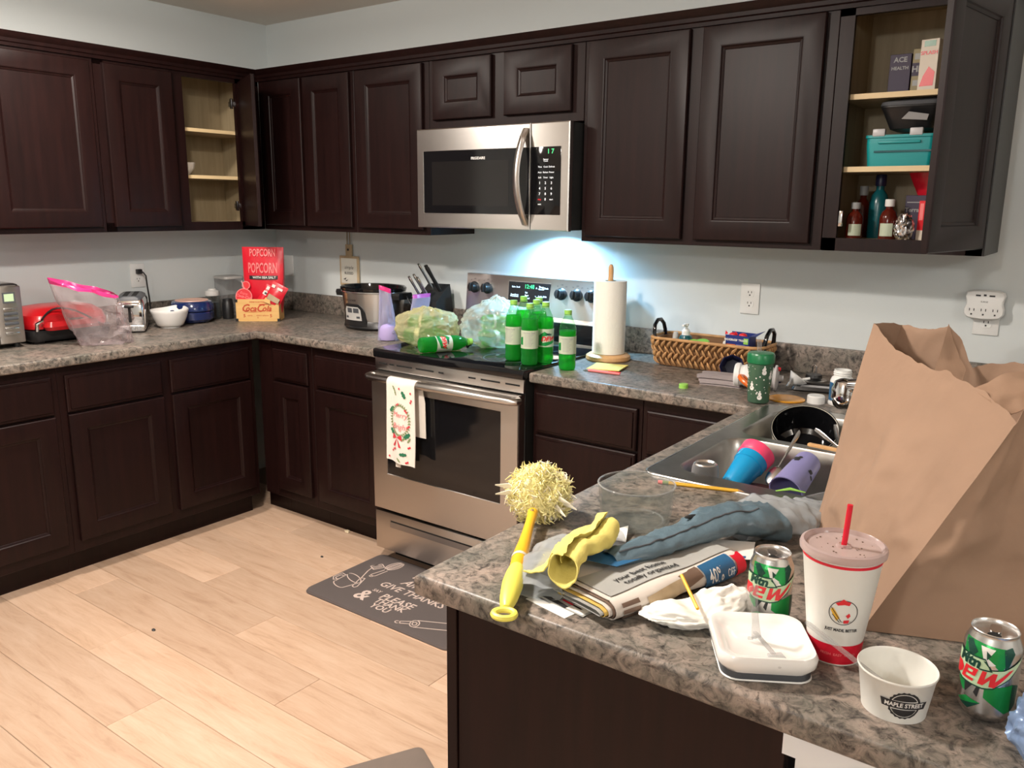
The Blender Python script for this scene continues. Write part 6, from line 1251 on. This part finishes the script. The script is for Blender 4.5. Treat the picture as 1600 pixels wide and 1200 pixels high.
# big drink cup
t = thing('drink_cup', 'tall white paper drink cup with a red base band, lid and straw', 'cup', (3.646, -1.962, H))
kp = [(.0335, .004), (.0338, .010), (.0505, .150)]; kf = interp(kp); kfn = lambda z: kf(max(.0041, min(.149, z)))
part('cup_body', MB().lathe([(0, .006), (.032, .006), (.0325, 0), (.0335, 0)]+kp+[(.0518, .152), (.050, .154), (.048, .150), (0, .02)], 56), 'cupw', t)
part('base_band', MB().lathe([(kf(.003+.0011)+.0004, .002), (kf(.030)+.0004, .030)], 56), 'redsoft', t, label='red base band')
part('upper_line', MB().lathe([(kf(.142)+.0004, .142), (kf(.146)+.0004, .146)], 56), 'redsoft', t)
ld = part('lid', MB().lathe([(.0515, .148), (.0545, .150), (.0550, .155), (.0535, .159), (.0500, .1605), (.0480, .158), (.0465, .1545), (.010, .1545), (.0085, .158), (.006, .158)], 56), 'lid', t, label='translucent plastic lid')
part('drink', MB().lathe([(.0455, .1515), (0, .1515)], 40), 'creambox', t); random.seed(3); b = MB()
for k in range(22):
    r_, a = .040*sqrt(random.random()), random.uniform(0, 2*pi); b.ico(random.uniform(.0006, .0016), 1, T(r_*cos(a), r_*sin(a), .1552) @ Matrix.Diagonal((1, 1, .5, 1)))
part('droplets', b, 'newsb', t, 60, kind='stuff')
part('straw', MB().tube([(.0, 0, .15), (.001, .001, .165), (.003, .002, .212)], .0036, 12), 'redsoft', t, label='red straw')
ca = R(-66); g = lambda e, z0: cyl(kfn, ca, z0, e)
def ringpoly(r0, r1, a0, a1, n=20): return [(r1*cos(a0+(a1-a0)*k/n), r1*sin(a0+(a1-a0)*k/n)) for k in range(n+1)]+[(r0*cos(a1-(a1-a0)*k/n), r0*sin(a1-(a1-a0)*k/n)) for k in range(n+1)]
b = MB()
for q in range(8): b.decal(ringpoly(.0172, .0182, q*pi/4, (q+1)*pi/4, 6), g(.0005, .080), .006)
for x0, y0, x1, y1 in ((-.016, .006, -.002, -.014), (-.014, -.004, -.004, -.015), (-.002, -.014, .010, -.013)): b.decal([(x0, y0), (x1, y1), (x1+.0008, y1+.0006), (x0+.0008, y0+.0006)], g(.0006, .080), .006)
part('emblem_ring', b, 'ink', t, 0, kind='stuff', label='thin black round emblem')
part('emblem_patch', MB().decal([(-.0165, .003), (-.013, .006), (-.004, -.008), (-.008, -.013)], g(.0005, .080), .006), 'pencil', t, 0)
part('emblem_patch', MB().decal([(-.008, .010), (-.011, .013), (-.006, .016), (-.002, .020), (.003, .017), (.008, .016), (.006, .011), (0, .012)], g(.0007, .080), .004), 'redm', t, 0)
part('emblem_patch', MB().decal([(.003, -.004), (.007, .0), (.009, -.004), (.006, -.008)], g(.0007, .080), .004).decal([(.001, -.011), (.008, -.010), (.007, -.015), (.001, -.0155)], g(.0007, .080), .004), 'redm', t, 0)
part('lettering', MB().text('JUST MADE, BETTER', .0058, g(.0006, .0535), bold=.0002, sx=.8), 'ink', t, 0)
part('band_lettering', MB().text('FRESH  EASY  GOOD', .0050, g(.0010, .016), bold=.0001), 'salmon', t, 0)
# paper tub
t = thing('paper_tub', 'short white paper tub printed with a dark round badge', 'tub', (3.740, -2.045, H))
up = [(.0365, .003), (.0435, .051)]; uf = interp(up); ufn = lambda z: uf(max(.0031, min(.0509, z)))
part('tub_body', MB().lathe([(0, .004), (.035, .004), (.0355, 0), (.0363, 0)]+up+[(.0448, .0520), (.0452, .0535), (.0445, .0550), (.0432, .0540), (.0425, .050), (.0358, .008), (0, .007)], 56), 'cupw', t, 50)
ua = R(-64); g = lambda e, z0=.026: cyl(ufn, ua, z0, e)
def gear(r0, r1, n): return [((r1 if k % 2 else r0)*cos(2*pi*k/(2*n)), (r1 if k % 2 else r0)*sin(2*pi*k/(2*n))) for k in range(2*n)]
part('badge', MB().decal(gear(.0175, .0188, 20), g(.0004), .005), 'ink', t, 0); part('badge_field', MB().decal([(.0158*cos(a), .0158*sin(a)) for a in [2*pi*k/28 for k in range(28)]], g(.0007), .005), 'cupw', t, 0)
part('badge_ring', MB().decal(ringpoly(.0142, .0150, .45, pi-.45, 14), g(.0009), .005).decal(ringpoly(.0142, .0150, pi+.4, 2*pi-.4, 14), g(.0009), .005).decal(ringpoly(.0108, .0113, pi+.6, 2*pi-.6, 12), g(.0009), .005), 'ink', t, 0, kind='stuff')
part('badge_leaf', MB().decal([(.0032*(1 if k % 2 else .45)*cos(R(36*k+90-36)), .0095+.0032*(1 if k % 2 else .45)*sin(R(36*k+90-36))) for k in range(10)], g(.0010), .004), 'ink', t, 0)
part('badge_banner', MB().decal([(-.0275, .0062), (.0275, .0045), (.0245, -.0052), (-.0245, -.0040)], g(.0010), .005), 'ink', t, 0)
part('lettering', MB().text('MAPLE STREET', .0078, g(.0014, .0265), bold=.0002, sx=.88), 'paperw', t, 0); part('lettering', MB().text('EST', .0028, g(.0011, .0335), at=(-.0095, 0)).text('2012', .0028, g(.0011, .0335), at=(.0095, 0)).text('BISCUIT COMPANY', .0030, g(.0011, .0145), sx=.9), 'ink', t, 0, kind='stuff')
dsp = Vector((-.096, .004, .046))
t = thing('plastic_spoon', 'clear plastic spoon propped in the paper tub', 'spoon', (3.728, -2.050, H+.0285), 0, rot=dirbasis(dsp))
part('handle', MB().loft([[(x*s_, y_*q, z) for x, y_ in ((-.0045, -.001), (.0045, -.001), (.0035, .0018), (-.0035, .0018))] for z, s_, q in ((0, 1.2, 1), (.02, .9, 1.2), (.06, .8, 1.2), (.105, 1.1, 1), (.110, .7, .6))]), 'cplas', t)
part('spoon_bowl', MB().ico(1, 2, T(0, .001, -.013) @ Matrix.Diagonal((.010, .0025, .014, 1))), 'cplas', t)
# wrapper at the frame edge
single('snack_wrapper', MB().ico(1, 5, None, lambda c: (lambda k: Vector((c.x*.030*(1+.4*k), c.y*.036*(1+.4*k), max(.0006, .030+c.z*.034*(1+.5*k)))))(crease(c, 1.6, (8, 2, 0)))), 'wrap', 'crumpled blue foil snack wrapper beside the soda can', 'wrapper', (3.895, -2.045, H), smooth=40)

# kraft bag -----------------------------------------------------------
kb = thing('paper_bag', 'large crumpled brown kraft grocery bag standing open by the sink', 'paper bag', (3.70, -1.66, H))
K0 = Vector((3.70, -1.66, H))
base = [(3.492, -1.530), (3.662, -1.875), (3.905, -1.775), (3.755, -1.440)]
top = [(3.543, -1.457, 1.301), (3.596, -1.515, 1.267), (3.661, -1.585, 1.255), (3.716, -1.647, 1.251), (3.765, -1.702, 1.242), (3.806, -1.762, 1.222), (3.818, -1.712, 1.258), (3.862, -1.620, 1.275), (3.880, -1.520, 1.262), (3.800, -1.445, 1.258), (3.735, -1.436, 1.246), (3.706, -1.432, 1.232), (3.684, -1.424, 1.276), (3.661, -1.428, 1.306), (3.632, -1.419, 1.294), (3.579, -1.396, 1.296)]
# matching points round the foot: A, along AB, B, along BC, C, along CD, D, along DA
A0_, B0_, C0_, D0_ = [Vector((x, y, H+.0008)) for x, y in base]
foot = [A0_, A0_.lerp(B0_, .2), A0_.lerp(B0_, .42), A0_.lerp(B0_, .64), A0_.lerp(B0_, .84), B0_, B0_.lerp(C0_, .28), B0_.lerp(C0_, .66), C0_, C0_.lerp(D0_, .5), D0_, D0_.lerp(A0_, .2), D0_.lerp(A0_, .38), D0_.lerp(A0_, .55), D0_.lerp(A0_, .72), D0_.lerp(A0_, .9)]
def bagpt(s, v):
    s = s % 1*16; i = int(s) % 16; f = s-int(s); j = (i+1) % 16
    b_ = foot[i].lerp(foot[j], f); t_ = Vector(top[i]).lerp(Vector(top[j]), f)
    p = b_.lerp(t_, v); w_ = sin(pi*min(1, v*1.02))
    c_ = Vector((3.70, -1.64, p.z)); n_ = (p-c_); n_.z = 0; n_.normalize()
    e = (crease(p, 4.5, (1, 0, 0))-.35)*.034+(crease(p, 12, (0, 4, 0))-.3)*.010
    edge = min(abs(s-q) for q in (0, 5, 8, 10, 16))
    bulge = .014*w_*min(1, edge/2)-(.022*w_*max(0, 1-abs(s-6.6)/.9))
    q = p+n_*(e*w_*min(1, .25+edge)+bulge)
    if v > .985: q.z += .006*fbm(p, 30)
    q.z = max(q.z, H+.0008); return q-K0
part('paper', MB().grid(160, 56, lambda u, v: bagpt(u, v), cu=True).mesh([p-K0 for p in (A0_, B0_, C0_, D0_)], [(0, 1, 2, 3)]), 'kraft', kb, 45)
def flap(P, m='kraft', n=14):
    a, b_, c_, d_ = [Vector(p) for p in P]
    return MB().grid(n, n, lambda u, v: (lambda p: p+Vector((0, 0, 1))*fbm(p, 20)*.004+(c_-a).cross(b_-a).normalized()*(crease(p, 14)-.3)*.008-K0)(a.lerp(b_, u).lerp(d_.lerp(c_, u), v))).solid(.0008)
part('inner_fold', flap(((3.700, -1.462, 1.235), (3.661, -1.432, 1.306), (3.655, -1.500, 1.215), (3.700, -1.540, 1.150))), 'kraft', kb, 60, label='torn inner fold')
part('top_flap', flap(((3.735, -1.672, 1.245), (3.822, -1.618, 1.282), (3.826, -1.70, 1.235), (3.790, -1.735, 1.222))), 'kraft', kb, 60)
# things cut off by the frame edge
t = thing('desk_organizer', 'grey slatted holder against the back wall beyond the surge protector', 'holder', (3.775, -0.085, H))
part('body', MB().box(-.05, .05, -.04, .04, 0, .20, .006), 'grey', t)
for k in range(4): part('slat', MB().box(-.058, -.048, -.042, .042, .08+k*.026, .094+k*.026, .002), 'greyd', t)
single('red_canister', MB().lathe([(0, 0), (.04, 0), (.042, .004), (.042, .10), (.038, .106), (0, .107)], 28), 'redm', 'red lidded tin behind the paper bag near the back wall', 'tin', (3.900, -0.330, H))
